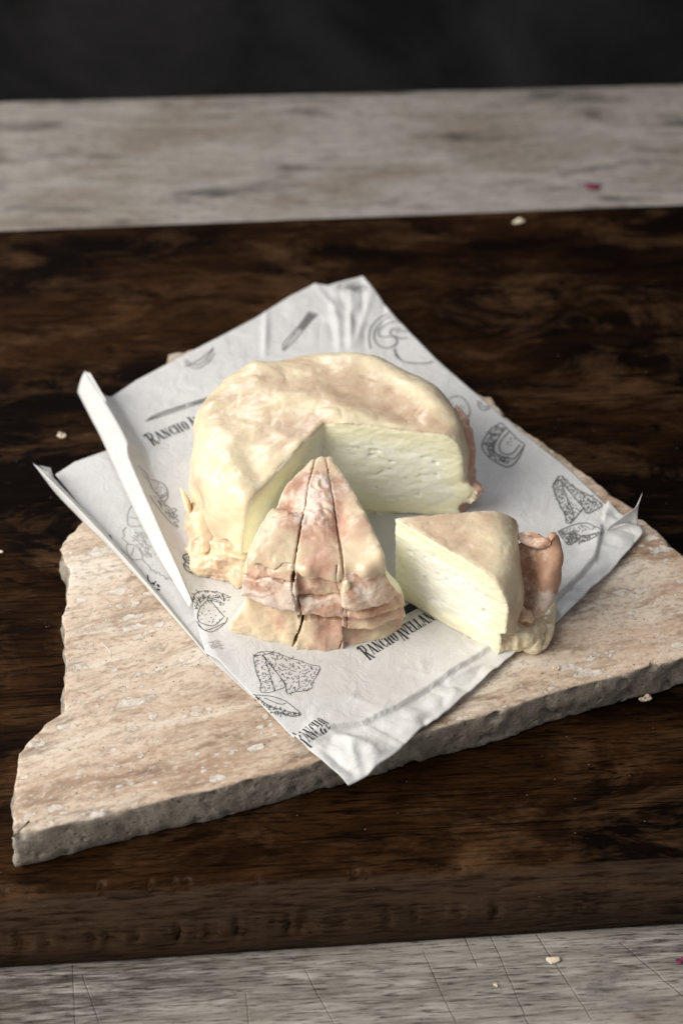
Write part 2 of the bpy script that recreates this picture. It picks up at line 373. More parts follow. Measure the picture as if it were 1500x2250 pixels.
M_RIND = rind('cheese_rind', (.86, .765, .54), (.80, .665, .455), (.575, .405, .275), (.69, .545, .39))
M_RINDP = rind('pink_rind', (.78, .65, .46), (.74, .58, .40), (.54, .305, .21), (.67, .45, .335), .4, .4)
M_RINDB = rind('brown_rind', (.62, .43, .27), (.58, .40, .25), (.43, .235, .145), (.53, .325, .22), .4, .3)
M_RINDY = rind('waxy_rind', (.76, .65, .43), (.74, .61, .42), (.62, .43, .30), (.68, .50, .37), .2, .6)
M_CRUMB = NT('crumb').set((.70, .60, .46), .7)
M_PETAL = NT('petal').set((.16, .02, .06), .7)
M_THREAD = NT('thread').set((.75, .7, .62), .7)

# ------------------------------------------------------------------ the setting: backdrop, table
V = []; nu, nv = 60, 40
for u in np.linspace(-140, 140, nu):
    for v_ in np.linspace(-90, 60, nv): V.append((u, 85+.8*math.sin(u*.07), v_))
tag(mesh_obj('backdrop', V, grid_faces(nu, nv)[:, ::-1], M_BLACK), kind='structure')
ta, tb = P(0, 220, 0), P(1500, 182, 0); tsl = (tb[1]-ta[1])/(tb[0]-ta[0])
us = np.linspace(-70, 70, 141); prof = []
prof += [(-60 + k*1.0, 0.0) for k in range(0, 1)]
back = lambda x: ta[1]+(x-ta[0])*tsl
V = []
for x in us:
    yb = back(x)+.10*float(n2(np.array([x]), np.array([0.]), .35, 3)[0])
    for s in np.linspace(0, 1, 120):
        y = -60+(yb-.35+60)*s
        V.append((x, y, .02*float(0)))
    V += [(x, yb-.12, -.10), (x, yb, -.4), (x, yb, -3.5), (x, yb-3, -3.6)]
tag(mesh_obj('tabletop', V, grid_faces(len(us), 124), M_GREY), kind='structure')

# ------------------------------------------------------------------ dark wooden board
bo = np.array([*P(0, 2130, 0)[:2]]); eu = np.array([math.cos(BROT), math.sin(BROT)]); ev = np.array([-eu[1], eu[0]])
us = np.arange(-30, 55, .12); pr = [(0.35, .02), (.0, .12), (-.02, .5), (.0, .9), (.02, 1.3), (.05, 1.6)]
cw = lambda u: 1.25-.010*u
prof = list(pr); nb = 8
widths = np.r_[np.linspace(0, 1, nb)]
tops = np.r_[np.arange(0, 2.5, .12), np.arange(2.5, 42.6, .5)]
wb = (P(0, 505, 3)[:2]-bo)@ev; wb2 = (P(1500, 450, 3)[:2]-bo)
V = []; cols = len(pr)+nb+len(tops)+3
U = us[:, None]
allu = np.repeat(us, cols)
pts = []
for u in us:
    row = [(a, b) for a, b in pr]
    c = cw(u)
    for k in range(nb):
        t = (k+1)/nb; a = .05+c*t; b = 1.62+1.38*math.sin(t*math.pi/2)**1.0
        row.append((a, b))
    W_ = float(wb); x0 = .05+c
    row += [(x0+(W_-x0-.15)*(s/tops[-1]), 3.0) for s in (tops+.02*tops[-1]/42)]
    row += [(W_, 2.88), (W_+.05, 2.4), (W_+.05, 0.02)]
    pts.append(row[:cols])
pts = np.array(pts)                                    # (nu, cols, 2)
AA = pts[:, :, 0].copy(); ZZ = pts[:, :, 1].copy(); UU = np.repeat(us[:, None], AA.shape[1], 1)
topm = sstep(2.7, 3.0, ZZ)
ZZ = ZZ + topm*(.05*n2(UU*.2, AA, .35, 5, 3)+.02*n2(UU*.15, AA, 1.6, 6))
frontm = 1-sstep(2.2, 3.6, AA)
AA = AA - frontm*(.10*n2(UU*.4, ZZ*2, .35, 9, 3))*np.clip(ZZ*2, 0, 1)
# chewed pits along the two front arrises
for (zc, aw, sd, thr, dep) in ((1.62, .22, 21, .05, .42), (2.98, .25, 33, .25, .25)):
    r = (np.exp(-((ZZ-zc)/aw)**2) if zc < 2 else np.exp(-((AA-.05-(1.25-.010*UU))/.16)**2))*frontm
    pk = np.clip(n2(UU, ZZ*.8, 2.4, sd, 2)-thr+.05, 0, .6)*sstep(26, 14, UU)
    AA += r*pk*dep*1.3; ZZ -= r*pk*dep
X = bo[0]+eu[0]*UU+ev[0]*AA; Y = bo[1]+eu[1]*UU+ev[1]*AA
V = np.stack([X.ravel(), Y.ravel(), np.maximum(ZZ.ravel(), .012)], 1)
bd = mesh_obj('wooden_board', V, grid_faces(len(us), AA.shape[1]), M_DARK, loc=(0, 4, 0))
tag(bd, 'thick dark brown weathered wooden board lying under the stone slab', 'board')

# ------------------------------------------------------------------ travertine slab
top = [(24, 1840), (28, 1785), (32, 1710), (41, 1654), (70, 1620), (97, 1598), (120, 1572), (136, 1560), (139, 1508), (143, 1450), (142, 1389), (134, 1352), (149, 1310),
       (150, 1275), (147, 1250), (132, 1225), (130, 1206), (150, 1178), (182, 1145), (215, 1090), (260, 1020), (310, 930), (352, 850), (367, 808), (372, 778), (430, 766), (560, 772), (740, 768), (900, 768), (940, 772),
       (1000, 830), (1038, 858), (1078, 872), (1104, 915), (1180, 965), (1300, 1052), (1415, 1140), (1500, 1222), (1600, 1320), (1660, 1395),
       (1500, 1444), (1196, 1527), (1064, 1573), (948, 1603), (760, 1655), (560, 1710), (373, 1757), (187, 1801)]
out = np.array([P(x, y, 5)[:2] for x, y in top])
L = []
for k in range(len(out)):
    a, b = out[k], out[(k+1) % len(out)]; m_ = max(2, int(np.linalg.norm(b-a)/.13))
    for t in np.linspace(0, 1, m_, endpoint=False): L.append((a+(b-a)*t, 1.0 if (k < 38) else .5))
ring = np.array([q[0] for q in L]); rough = np.array([q[1] for q in L])
tan = np.roll(ring, -1, 0)-np.roll(ring, 1, 0); nrm = np.stack([tan[:, 1], -tan[:, 0]], 1); nrm /= np.linalg.norm(nrm, axis=1)[:, None]
ctr = ring.mean(0)
if ((ring-ctr)*nrm).sum() < 0: nrm = -nrm
levels = [(5.0, -.10), (4.985, -.035), (4.93, .0), (4.8, .02), (4.5, .03), (4.2, .04), (3.9, .03), (3.6, .03), (3.35, .0), (3.15, -.03), (3.04, -.10)]
V = []; 
for z, off in levels:
    p3 = np.c_[ring, np.full(len(ring), z)]
    amp = (.16*fbm(p3, (1.0, 1.0, 1.3), 3, 4)+.075*fbm(p3, 4.0, 3, 8))*rough*(0.55 if z > 4.9 else 1.0)
    chip = np.clip(vn(p3, (1.3, 1.3, .9), 77)-.55, 0, 1)*(.5 if z < 3.5 else .22)
    chip2 = np.clip(vn(p3, (2.3, 2.3, .5), 55)-.62, 0, 1)*(.6 if z > 4.9 else .0)
    hole = np.clip(vn(p3, (2.0, 2.0, 2.6), 31)-.5, 0, 1)*.9
    o_ = off+amp-chip-hole*(1 if 3.2 < z < 4.85 else .2)-chip2
    V.append(np.c_[ring+nrm*o_[:, None], np.full(len(ring), z)])
nl = len(levels); nr = len(ring)
inner = []
V.append(np.c_[ctr+(ring-ctr)*.955, np.full(nr, 5.001)])
V = np.vstack(V); F = []
for l in range(nl-1):
    for k in range(nr): F.append((l*nr+k, l*nr+(k+1) % nr, (l+1)*nr+(k+1) % nr, (l+1)*nr+k))
for k in range(nr): F.append((nl*nr+k, nl*nr+(k+1) % nr, (k+1) % nr, k))
from mathutils.geometry import delaunay_2d_cdt
pin = [Vector((q[0], q[1])) for q in V[nl*nr:nl*nr+nr]]
cdt = delaunay_2d_cdt(pin, [(k, (k+1) % nr) for k in range(nr)], [], 1, 1e-7)
base = len(V); V = np.vstack([V, [(q[0], q[1], 5.001) for q in cdt[0]]])
rimmap = {o_: k for k, orig in enumerate(cdt[3]) for o_ in orig}
V = V[:base+len(cdt[0])]; F = [tuple(base+rimmap[v_-nl*nr] if nl*nr <= v_ < base else v_ for v_ in f) for f in F]
F += [tuple(base+v_ for v_ in f) for f in cdt[2]]
F = [f[::-1] for f in F]
bsl = mesh_obj('stone_slab', V, F, M_STONE, loc=(0, -2, 3))
import bmesh
bm = bmesh.new(); bm.from_mesh(bsl.data); bmesh.ops.delete(bm, geom=[v_ for v_ in bm.verts if not v_.link_faces], context='VERTS'); bmesh.ops.triangulate(bm, faces=[f for f in bm.faces if len(f.verts) > 4]); bmesh.ops.recalc_face_normals(bm, faces=bm.faces); bm.to_mesh(bsl.data); bm.free()
tag(bsl, 'broken slab of pinkish beige travertine with ragged left edge under the paper', 'stone slab')

# ------------------------------------------------------------------ paper bag
def coons(Lc, Rc, Bc, Tc, nu, nv):
    """patch: u from L to R, v from T to B; curves are (n,2)"""
    Tq, Bq = resample(Tc, nu, False), resample(Bc, nu, False); Lq, Rq = resample(Lc, nv, False), resample(Rc, nv, False)
    u = np.linspace(0, 1, nu)[:, None, None]; v = np.linspace(0, 1, nv)[None, :, None]
    S = (1-v)*Tq[:, None]+v*Bq[:, None]+(1-u)*Lq[None]+u*Rq[None]
    S -= (1-u)*(1-v)*Tq[0]+u*(1-v)*Tq[-1]+(1-u)*v*Bq[0]+u*v*Bq[-1]
    return S, np.linspace(0, 1, nu), np.linspace(0, 1, nv)
pxy = lambda pts, z=5.06: [P(*q[:2], q[2] if len(q) > 2 else z)[:2] for q in pts]
RZ = [(195, 832, 6.15), (230, 880, 6.2), (278, 965, 6.15), (284, 1005, 6.05), (338, 1130, 5.85), (385, 1235, 5.6), (424, 1325, 5.3)]   # the standing fold's crest
paper = empty('paper_bag', (0, 0, 5), 'white printed greaseproof paper bag spread flat under the cheese', 'paper bag')
GUS = pxy([(1318, 1168), (1303, 1235), (1272, 1270), (1200, 1335), (1120, 1398), (990, 1482), (870, 1560), (798, 1592), (740, 1600), (705, 1608)])
CR = [pxy(q) for q in (((440, 1345), (462, 1420), (500, 1475)), ((760, 1625), (775, 1660), (790, 1705)), ((700, 1590), (745, 1622), (830, 1660), (890, 1640)), ((830, 1560), (770, 1530), (655, 1540)),
                       ((800, 1595), (880, 1640)), ((985, 1490), (1000, 1530), (975, 1570)), ((925, 1450), (930, 1480), (880, 1470)), ((1000, 1500), (1060, 1450), (1090, 1420)),
                       ((585, 690), (582, 780)), ((770, 640), (770, 765)), ((815, 650), (780, 760)), ((745, 700), (745, 770)), ((690, 625), (735, 680), (745, 760)), ((1330, 1165), (1250, 1180), (1200, 1230)), ((1230, 1320), (1120, 1385)))]
def sheet_z(x, y):
    z = 5.07+.035*n2(x, y, .16, 41)+.012*n2(x, y, .7, 42)
    d, t = seg_d(x, y, GUS)
    # outside the gusset line the paper is one layer lower
    g = np.array(GUS); side = np.full(np.shape(x), -1.0)
    A_, B_ = np.array(P(1318, 1168, 5)[:2]), np.array(P(705, 1608, 5)[:2])
    best = np.full(np.shape(x), 1e9)
    for k in range(len(g)-1):
        a, b = g[k], g[k+1]; dd = b-a; tt = np.clip(((x-a[0])*dd[0]+(y-a[1])*dd[1])/(dd@dd), 0, 1)
        e = np.hypot(x-a[0]-tt*dd[0], y-a[1]-tt*dd[1]); cr_ = dd[0]*(y-a[1])-dd[1]*(x-a[0])
        m = e < best; best = np.where(m, e, best); side = np.where(m, np.sign(cr_), side)
    sd = d*side                                        # >0 : outside (towards the camera)
    z = z + np.where(sd < 0, .20*np.maximum(0, 1+sd/.8)**1.5, .20*np.maximum(0, 1-sd/.10)) + np.where(sd > .1, .05*sstep(.3, 1.0, sd)*sstep(2.4, 1.0, sd), 0)
    for i, c in enumerate(CR):
        dc, tc = seg_d(x, y, c); am = (.07, .09, .08, .05, .07, .06, .05, .05, .10, .12, .09, .07, .06, .06, .05)[i]
        z = z + am*np.maximum(0, 1-dc/(.28 if i else .5))**1.3*np.sin(np.clip(tc, 0.08, .92)*math.pi)**.5
    r_ = random.Random(12)
    for i in range(46):
        if i < 34:
            t_ = r_.uniform(.04, .98); k_ = min(int(t_*(len(GUS)-1)), len(GUS)-2); f_ = t_*(len(GUS)-1)-k_
            c_ = np.array(GUS[k_])*(1-f_)+np.array(GUS[k_+1])*f_+np.array([.55, -.83])*r_.uniform(-1.0, 2.6)
        else: c_ = P(r_.uniform(690, 900), r_.uniform(640, 760), 5)[:2]
        an = r_.uniform(0, math.pi); le = r_.uniform(.5, 1.6); dv = np.array([math.cos(an), math.sin(an)])*le
        dc, tc = seg_d(x, y, [c_-dv, c_+dv]); z = z+r_.uniform(.025, .075)*np.maximum(0, 1-dc/r_.uniform(.25, .7))*np.sin(np.clip(tc, .02, .98)*math.pi)
    # crumpled facets towards the lower right corner
    cor = sstep(-1.0, 1.2, sd)
    f1 = np.abs(n2(x+2*y, y-x, .42, 61, 2)); f2 = np.abs(n2(x-y, y+.5*x, .8, 62, 2))
    z = z + cor*(.30*f1+.10*f2)
    bx = P(780, 680, 5)[:2]; z = z + .18*np.exp(-((x-bx[0])**2+(y-bx[1])**2)/9)*np.abs(n2(x, y*.25, .9, 64, 2))
    return z
S, su, sv = coons(pxy(RZ)+pxy([(432, 1372), (452, 1437), (480, 1452), (560, 1535), (640, 1617), (765, 1729)]),
                  pxy([(797, 608), (860, 692), (960, 792), (1105, 918), (1250, 1032), (1330, 1108), (1392, 1152), (1411, 1176)]),
                  pxy([(765, 1729), (800, 1712), (880, 1650), (930, 1605), (990, 1562), (1110, 1456), (1220, 1372), (1345, 1255), (1372, 1222), (1411, 1176)]),
                  pxy([(195, 832, 6.15), (232, 874, 5.25), (300, 836), (370, 800), (560, 700), (640, 650), (692, 624), (722, 628), (748, 620), (797, 608)]), 290, 310)
X, Y = S[:, :, 0], S[:, :, 1]; Z = sheet_z(X, Y)
rz = np.array([P(q[0], q[1], q[2]) for q in RZ]); dr, tr_ = seg_d(X, Y, rz)
rh = np.interp(tr_, np.linspace(0, 1, len(RZ)), [q[2]-5.09 for q in RZ])
Z = np.maximum(Z, Z+rh*np.maximum(0, 1-dr/.9)**1.6)
V = np.stack([X.ravel(), Y.ravel(), Z.ravel()], 1); F = grid_faces(290, 310)[:, ::-1]
sheet = mesh_obj('sheet', V, F, M_PAPER, paper)
def solid(o, t=.012):
    m = o.modifiers.new('thickness', 'SOLIDIFY'); m.thickness = t*SC; m.offset = -1
solid(sheet)
bvh_main = BVHTree.FromPolygons([tuple(v) for v in V], [tuple(map(int, f)) for f in F])
# layer that shows to the left of the standing fold
S, _, _ = coons(pxy([(122, 1042), (180, 1115), (290, 1243), (400, 1377), (470, 1455), (560, 1537)], 5.04),
                pxy([(560, 880), (600, 1100), (620, 1300), (600, 1500), (575, 1530)], 5.04), pxy([(560, 1537), (575, 1530)], 5.04),
                pxy([(122, 1042), (165, 1014), (232, 990), (330, 950), (560, 880)], 5.04), 110, 110)
X, Y = S[:, :, 0], S[:, :, 1]; Z = 5.025+.012*n2(X, Y, .3, 71)+.0*X
lw = np.array(pxy([(122, 1042), (180, 1115), (290, 1243), (400, 1377)], 5.04)); dl, tl = seg_d(X, Y, lw)
Z = np.minimum(Z, np.where(seg_d(X, Y, rz)[0] > 6.0, 5.03, 9))
V = np.stack([X.ravel(), Y.ravel(), Z.ravel()], 1); F = grid_faces(110, 110)[:, ::-1]
lower = mesh_obj('under_layer', V, F, M_PAPER, paper); solid(lower)
bvh_low = BVHTree.FromPolygons([tuple(v) for v in V], [tuple(map(int, f)) for f in F])
# the bright face of the standing fold
ra = resample([P(*q) for q in [(187, 816, 6.25)]+RZ[1:]], 60); la = resample([P(*q) for q in ((171, 862, 5.55), (225, 968, 5.5), (290, 1108, 5.42), (350, 1226, 5.34), (418, 1338, 5.2))], 60)
nw = 9; V = np.array([[ra[i]*(1-t)+la[i]*t+np.array([0, 0, .12*math.sin(t*math.pi)*(1-i/60)]) for t in np.linspace(0, 1, nw)] for i in range(60)]).reshape(-1, 3)
V[:, 2] += .03*fbm(V, .8, 2, 12)
fo = mesh_obj('gusset_fold', V, grid_faces(60, nw), M_PAPER, paper); solid(fo)
V = np.array([P(187, 816, 6.25), P(197, 832, 6.0), P(234, 880, 6.1), P(200, 835, 6.3), P(212, 848, 6.28)])
mesh_obj('gusset_tip', [P(187, 816, 6.25), P(199, 820, 6.30), P(236, 884, 6.22), P(230, 880, 6.2)], [(0, 1, 2, 3)], M_PAPER, paper, smooth=False)
# rolled left edge with its free corner
ea = resample([P(*q) for q in ((72, 1017, 5.9), (120, 1064, 5.85), (180, 1126, 5.72), (250, 1200, 5.55), (330, 1290, 5.35), (400, 1373, 5.2), (455, 1440, 5.1))], 70)
eb = resample([P(*q) for q in ((95, 1048, 5.35), (126, 1088, 5.3), (184, 1148, 5.22), (250, 1213, 5.15), (330, 1300, 5.1), (400, 1379, 5.08), (455, 1442, 5.06))], 70)
ec = resample([P(*q) for q in ((112, 1041, 5.75), (125, 1056, 5.62), (183, 1118, 5.5), (253, 1192, 5.36), (332, 1284, 5.22), (402, 1369, 5.12), (457, 1437, 5.08))], 70)
V = []
for i in range(70):
    for t in np.linspace(0, 1, 5): V.append(eb[i]*(1-t)+ea[i]*t)
    for t in np.linspace(.25, 1, 4): V.append(ea[i]*(1-t)+ec[i]*t)
V = np.array(V); ed = mesh_obj('rolled_edge', V, grid_faces(70, 9), M_PAPER, paper); solid(ed, .01)
Fe = grid_faces(70, 9); bvh_edge = BVHTree.FromPolygons([tuple(v) for v in V], [tuple(map(int, f)) for f in Fe])
mesh_obj('corner_flap', [P(112, 1041, 5.75), P(85, 1022, 5.88), P(110, 1035, 5.7), P(118, 1048, 5.45), P(112, 1028, 5.55)], [(0, 1, 4), (0, 4, 3)], M_PAPER, paper, smooth=False)
# turned-up right corner
a = resample([P(*q) for q in ((1332, 1166, 5.12), (1352, 1156, 5.2), (1378, 1150, 5.3), (1400, 1160, 5.2))], 20)
b = resample([P(*q) for q in ((1334, 1160, 5.3), (1365, 1140, 5.75), (1388, 1122, 6.1), (1397, 1112, 6.3))], 20)
c = resample([P(*q) for q in ((1336, 1158, 5.32), (1368, 1135, 5.9), (1398, 1112, 6.5), (1410, 1084, 7.1))], 20)
V = np.array([[a[i]*(1-t)**2+2*b[i]*t*(1-t)+c[i]*t*t for t in np.linspace(0, 1, 8)] for i in range(20)]).reshape(-1, 3)
fl = mesh_obj('turned_up_corner', V, grid_faces(20, 8), M_PAPER, paper); solid(fl, .012)

# ------------------------------------------------------------------ print on the paper
def drop(x, y, bvh, lift):
    h = bvh.ray_cast(Vector((x, y, 9)), Vector((0, 0, -1)))
    return None if h[0] is None else (x, y, h[0].z+lift)
def ribbons(name, lines, wid, mat, bvh=None, world=False, parent=None, step=.12, lift=.02):
    """every line a thin strip of ink that follows the paper; line = list of pixels (or paper points)"""
    bvh = bvh or bvh_main; V = []; F = []
    for ln in lines:
        wd = wid
        if isinstance(ln, tuple) and isinstance(ln[0], list): ln, wd = ln
        p = np.array(ln if world else pxy(ln, 5.1)); L_ = np.linalg.norm(np.diff(p, axis=0), axis=1).sum()
        p = resample(p, max(2, int(L_/step)+1), len(p) > 2)
        T = np.gradient(p, axis=0) if len(p) > 2 else np.tile(p[1]-p[0], (2, 1)); T /= np.maximum(np.linalg.norm(T, axis=1), 1e-6)[:, None]
        N = np.stack([-T[:, 1], T[:, 0]], 1)*wd/2; prev = None
        for q, nn in zip(p, N):
            a = drop(*(q+nn), bvh, lift); b = drop(*(q-nn), bvh, lift)
            if a is None or b is None: prev = None; continue
            V += [a, b]
            if prev is not None: F.append((prev, prev+1, len(V)-1, len(V)-2))
            prev = len(V)-2
    if F: return mesh_obj(name, V, F, mat, parent or sheet, smooth=False)
def zoomed(x0, y0, k): return lambda pts: [(x0+x*k, y0+y*k) for x, y in pts]
def stipple(poly, nsp, ln=7, seed=0, ang=None):
    r = random.Random(seed); xs = [p[0] for p in poly]; ys = [p[1] for p in poly]; out = []
    def ins(x, y):
        c = False; j = len(poly)-1
        for i in range(len(poly)):
            if (poly[i][1] > y) != (poly[j][1] > y) and x < (poly[j][0]-poly[i][0])*(y-poly[i][1])/(poly[j][1]-poly[i][1])+poly[i][0]: c = not c
            j = i
        return c
    tries = 0; pts_ = []; area_ = abs(sum(poly[i][0]*poly[i-1][1]-poly[i-1][0]*poly[i][1] for i in range(len(poly))))/2; md = .72*math.sqrt(area_/max(nsp, 1))
    while len(out) < nsp and tries < 6000:
        tries += 1; x, y = r.uniform(min(xs), max(xs)), r.uniform(min(ys), max(ys))
        if not ins(x, y) or any((x-u)**2+(y-w_)**2 < md*md for u, w_ in pts_): continue
        pts_.append((x, y))
        a = ang+r.uniform(-.5, .5) if ang is not None else r.uniform(0, 6.28); l = ln*r.uniform(.5, 1.2)
        out.append([(x, y), (x+l/2*math.cos(a)+r.uniform(-1, 1), y+l/2*math.sin(a)+r.uniform(-1, 1)), (x+l*math.cos(a), y+l*math.sin(a))])
    return out
# cut cheese, drawn, in front of the near wedge
z5 = zoomed(360, 1300, .4667)
S1 = z5([(420, 305), (450, 285), (515, 285), (560, 300), (600, 315), (640, 325), (690, 345), (733, 355), (720, 395), (700, 425), (695, 455), (660, 467), (615, 472), (580, 482), (572, 445), (545, 400), (500, 345), (465, 300)])
S2 = z5([(420, 310), (465, 300), (490, 360), (510, 430), (520, 468), (458, 473), (455, 430), (435, 380)])
S3 = z5([(465, 300), (545, 400), (572, 445), (520, 468)])
ribbons('printed_cheese_drawing', [S1+[S1[0]], S2+[S2[0]], S3, z5([(465, 300), (500, 290), (515, 285)])]+stipple(S1, 125, 7, 1)+stipple(S2, 48, 6, 2)+stipple(S3, 14, 4, 3), .019, M_INK)
S1 = z5([(418, 486), (500, 492), (570, 515), (610, 545), (645, 578), (600, 588), (555, 575), (490, 565), (455, 540)])
ribbons('printed_cheese_drawing', [S1+[S1[0]], z5([(430, 490), (490, 535), (555, 558), (645, 578)]), z5([(470, 500), (545, 530), (575, 525)])]+stipple(z5([(430, 490), (490, 535), (555, 558), (645, 578), (600, 588), (490, 565), (455, 540)]), 70, 6, 4), .022, M_INK)
# wheel with a cut front
S1 = z5([(305, 20), (250, 0), (190, -3), (150, 20), (138, 60), (136, 110), (160, 155), (215, 193), (285, 150), (300, 120)])
S2 = z5([(285, 55), (215, 40), (185, 65), (160, 110), (165, 140), (190, 155), (235, 160), (280, 120)])
top_ = z5([(140, 55), (150, 20), (190, -3), (250, 0), (305, 25), (300, 50), (220, 35), (180, 60), (145, 100)])
ribbons('printed_cheese_drawing', [S1, S2, z5([(220, 42), (285, 118)]), z5([(140, 120), (185, 180), (215, 180), (285, 145)])]+stipple(top_, 52, 10, 6)+stipple(S2, 26, 4, 7), .024, M_INK)
# small round stack by the left foot of the wheel
k4 = zoomed(50, 780, .3133)
ribbons('printed_stack_drawing', [k4([(1225, 1372), (1170, 1385), (1130, 1420), (1135, 1455), (1190, 1475), (1255, 1460)]), k4([(1130, 1440), (1165, 1448), (1250, 1400)]), k4([(1145, 1465), (1132, 1500), (1160, 1535), (1215, 1540), (1270, 1530)]), k4([(1135, 1490), (1180, 1507), (1265, 1495)])]
        + stipple(k4([(1140, 1420), (1220, 1380), (1250, 1450), (1190, 1470)]), 10, 3, 8)+stipple(k4([(1140, 1500), (1250, 1490), (1260, 1530), (1170, 1535)]), 10, 3, 9), .04, M_INK)
# root-like drawing next to the fold
ribbons('printed_root_drawing', [k4([(820, 825), (870, 850), (890, 885), (930, 880), (985, 900), (1015, 945), (1015, 1000), (990, 1030)]), k4([(850, 880), (890, 910), (915, 960), (960, 1000), (985, 1040), (1020, 1060), (1050, 1090), (1060, 1130), (1100, 1165), (1060, 1170), (1095, 1205), (1060, 1195), (1000, 1150), (940, 1090), (900, 1040)]),
                          k4([(970, 990), (1015, 955)]), k4([(965, 1005), (1018, 975)]), k4([(1050, 1070), (1080, 1085), (1055, 1110), (1090, 1125), (1060, 1140)])]+stipple(k4([(930, 900), (1000, 920), (990, 990), (930, 960)]), 8, 4, 11)+stipple(k4([(920, 1000), (1040, 1090), (1060, 1160), (960, 1080)]), 16, 8, 12, .7), .035, M_INKF)
# shaggy animal, seen faintly through the under layer
ribbons('faint_animal_drawing', [k4([(770, 1045), (740, 1090), (735, 1180), (780, 1195), (830, 1190)]), k4([(745, 1130), (800, 1140), (830, 1120)]), k4([(725, 1200), (700, 1230), (715, 1265), (695, 1280), (735, 1310), (725, 1340), (745, 1400), (780, 1430), (830, 1425), (870, 1460), (890, 1480), (900, 1510), (915, 1495), (930, 1525), (950, 1510), (965, 1540), (985, 1535), (1005, 1570), (1020, 1550), (1050, 1580)]), k4([(730, 1320), (790, 1330), (830, 1380), (840, 1430)]), k4([(780, 1340), (760, 1400)])]
        + stipple(k4([(770, 1210), (850, 1230), (900, 1400), (850, 1420), (760, 1280)]), 40, 9, 13, .9), .04, M_INKP, bvh_low, parent=lower)
# marks on the rolled edge
ribbons('printed_marks', [k4([(590, 1262), (610, 1290), (635, 1330)]), k4([(600, 1258), (625, 1285)]), k4([(610, 1256), (630, 1300)]), k4([(660, 1330), (700, 1370), (735, 1415)]), k4([(680, 1375), (700, 1395)]),
                          k4([(712, 1450), (735, 1490), (800, 1535)]), k4([(722, 1448), (755, 1480), (800, 1535)]), k4([(735, 1446), (770, 1475), (795, 1530)]), k4([(750, 1450), (775, 1475)]), (k4([(820, 1580), (850, 1600), (880, 1625)]), .11), (k4([(850, 1590), (840, 1620)]), .09), k4([(875, 1535), (880, 1570), (900, 1600)]),
                          (k4([(905, 1590), (925, 1600)]), .08), (k4([(880, 1600), (905, 1615)]), .07), k4([(920, 1590), (935, 1580)]), (k4([(945, 1600), (955, 1620)]), .08), (k4([(900, 1650), (925, 1655)]), .1), (k4([(940, 1635), (960, 1640)]), .08)], .045, M_INK, bvh_low, parent=lower)
ribbons('printed_marks', [z5([(70, 190), (78, 165), (115, 162)]), z5([(72, 185), (95, 215)]), z5([(150, 272), (180, 305), (212, 315)]), z5([(152, 270), (195, 280), (215, 312)]), z5([(165, 275), (180, 300)])]+stipple(z5([(165, 278), (195, 285), (208, 308), (185, 303)]), 12, 5, 15), .035, M_INK)
ribbons('faint_printed_patch', stipple(z5([(205, 240), (255, 230), (270, 268), (215, 272)]), 26, 6, 16, .2), .035, M_INKP)
# right side of the paper
z7 = zoomed(960, 1000, .36)
S1 = z7([(705, 175), (745, 125), (775, 140), (810, 175), (870, 215), (930, 245), (1005, 300), (960, 335), (910, 355), (890, 320), (840, 260), (790, 200), (750, 150)])
S2 = z7([(705, 180), (745, 145), (775, 220), (800, 280), (825, 345), (828, 400), (785, 415), (780, 370), (745, 300), (715, 230)])
ribbons('printed_cheese_drawing', [S1+[S1[0]], S2+[S2[0]], z7([(828, 400), (890, 320)])]+stipple(S1, 100, 6, 21)+stipple(S2, 80, 6, 22)+stipple(z7([(800, 250), (880, 330), (840, 380)]), 12, 4, 23), .045, M_INKF)
S1 = z7([(735, 465), (830, 425), (910, 415), (960, 450), (1000, 490), (950, 520), (870, 530), (850, 520), (795, 545)])
ribbons('printed_cheese_drawing', [S1+[S1[0]], z7([(735, 465), (780, 480), (830, 465), (870, 495), (1000, 492)])]+stipple(z7([(745, 470), (830, 470), (870, 500), (980, 495), (870, 528), (850, 518), (795, 540)]), 90, 6, 24)+stipple(z7([(780, 455), (900, 425), (960, 465), (870, 485)]), 25, 4, 25), .045, M_INKF)
z13 = zoomed(900, 500, .4)
S1 = z13([(500, 1070), (440, 1110), (400, 1180), (400, 1215), (440, 1265), (520, 1310), (560, 1305), (600, 1260), (630, 1190)])
ribbons('printed_cheese_drawing', [S1, z13([(630, 1190), (590, 1160), (550, 1120), (500, 1070)]), z13([(525, 1100), (480, 1160), (460, 1210), (480, 1245), (545, 1265), (575, 1265), (625, 1200)]), z13([(545, 1120), (500, 1170), (490, 1210), (510, 1240), (560, 1240), (605, 1190)])]
        + stipple(z13([(490, 1085), (440, 1125), (408, 1190), (440, 1250), (530, 1300), (540, 1270), (470, 1240), (455, 1205), (480, 1150), (510, 1105)]), 70, 8, 26)+stipple(z13([(530, 1160), (570, 1160), (560, 1210), (520, 1200)]), 6, 4, 27), .055, M_INKF)
ribbons('printed_cheese_drawing', [z13([(215, 940), (250, 925), (290, 935), (325, 985), (325, 1030), (290, 1065), (250, 1085)]), z13([(280, 1040), (260, 1065), (225, 1080)])]+stipple(z13([(230, 960), (290, 960), (300, 1020), (240, 1040)]), 10, 4, 28), .05, M_INKF)
ribbons('printed_cheese_drawing', [z13([(372, 950), (378, 985), (405, 1003), (440, 990)]), z13([(385, 955), (400, 985), (435, 980)])], .055, M_INKF)
z6 = zoomed(560, 590, .4)
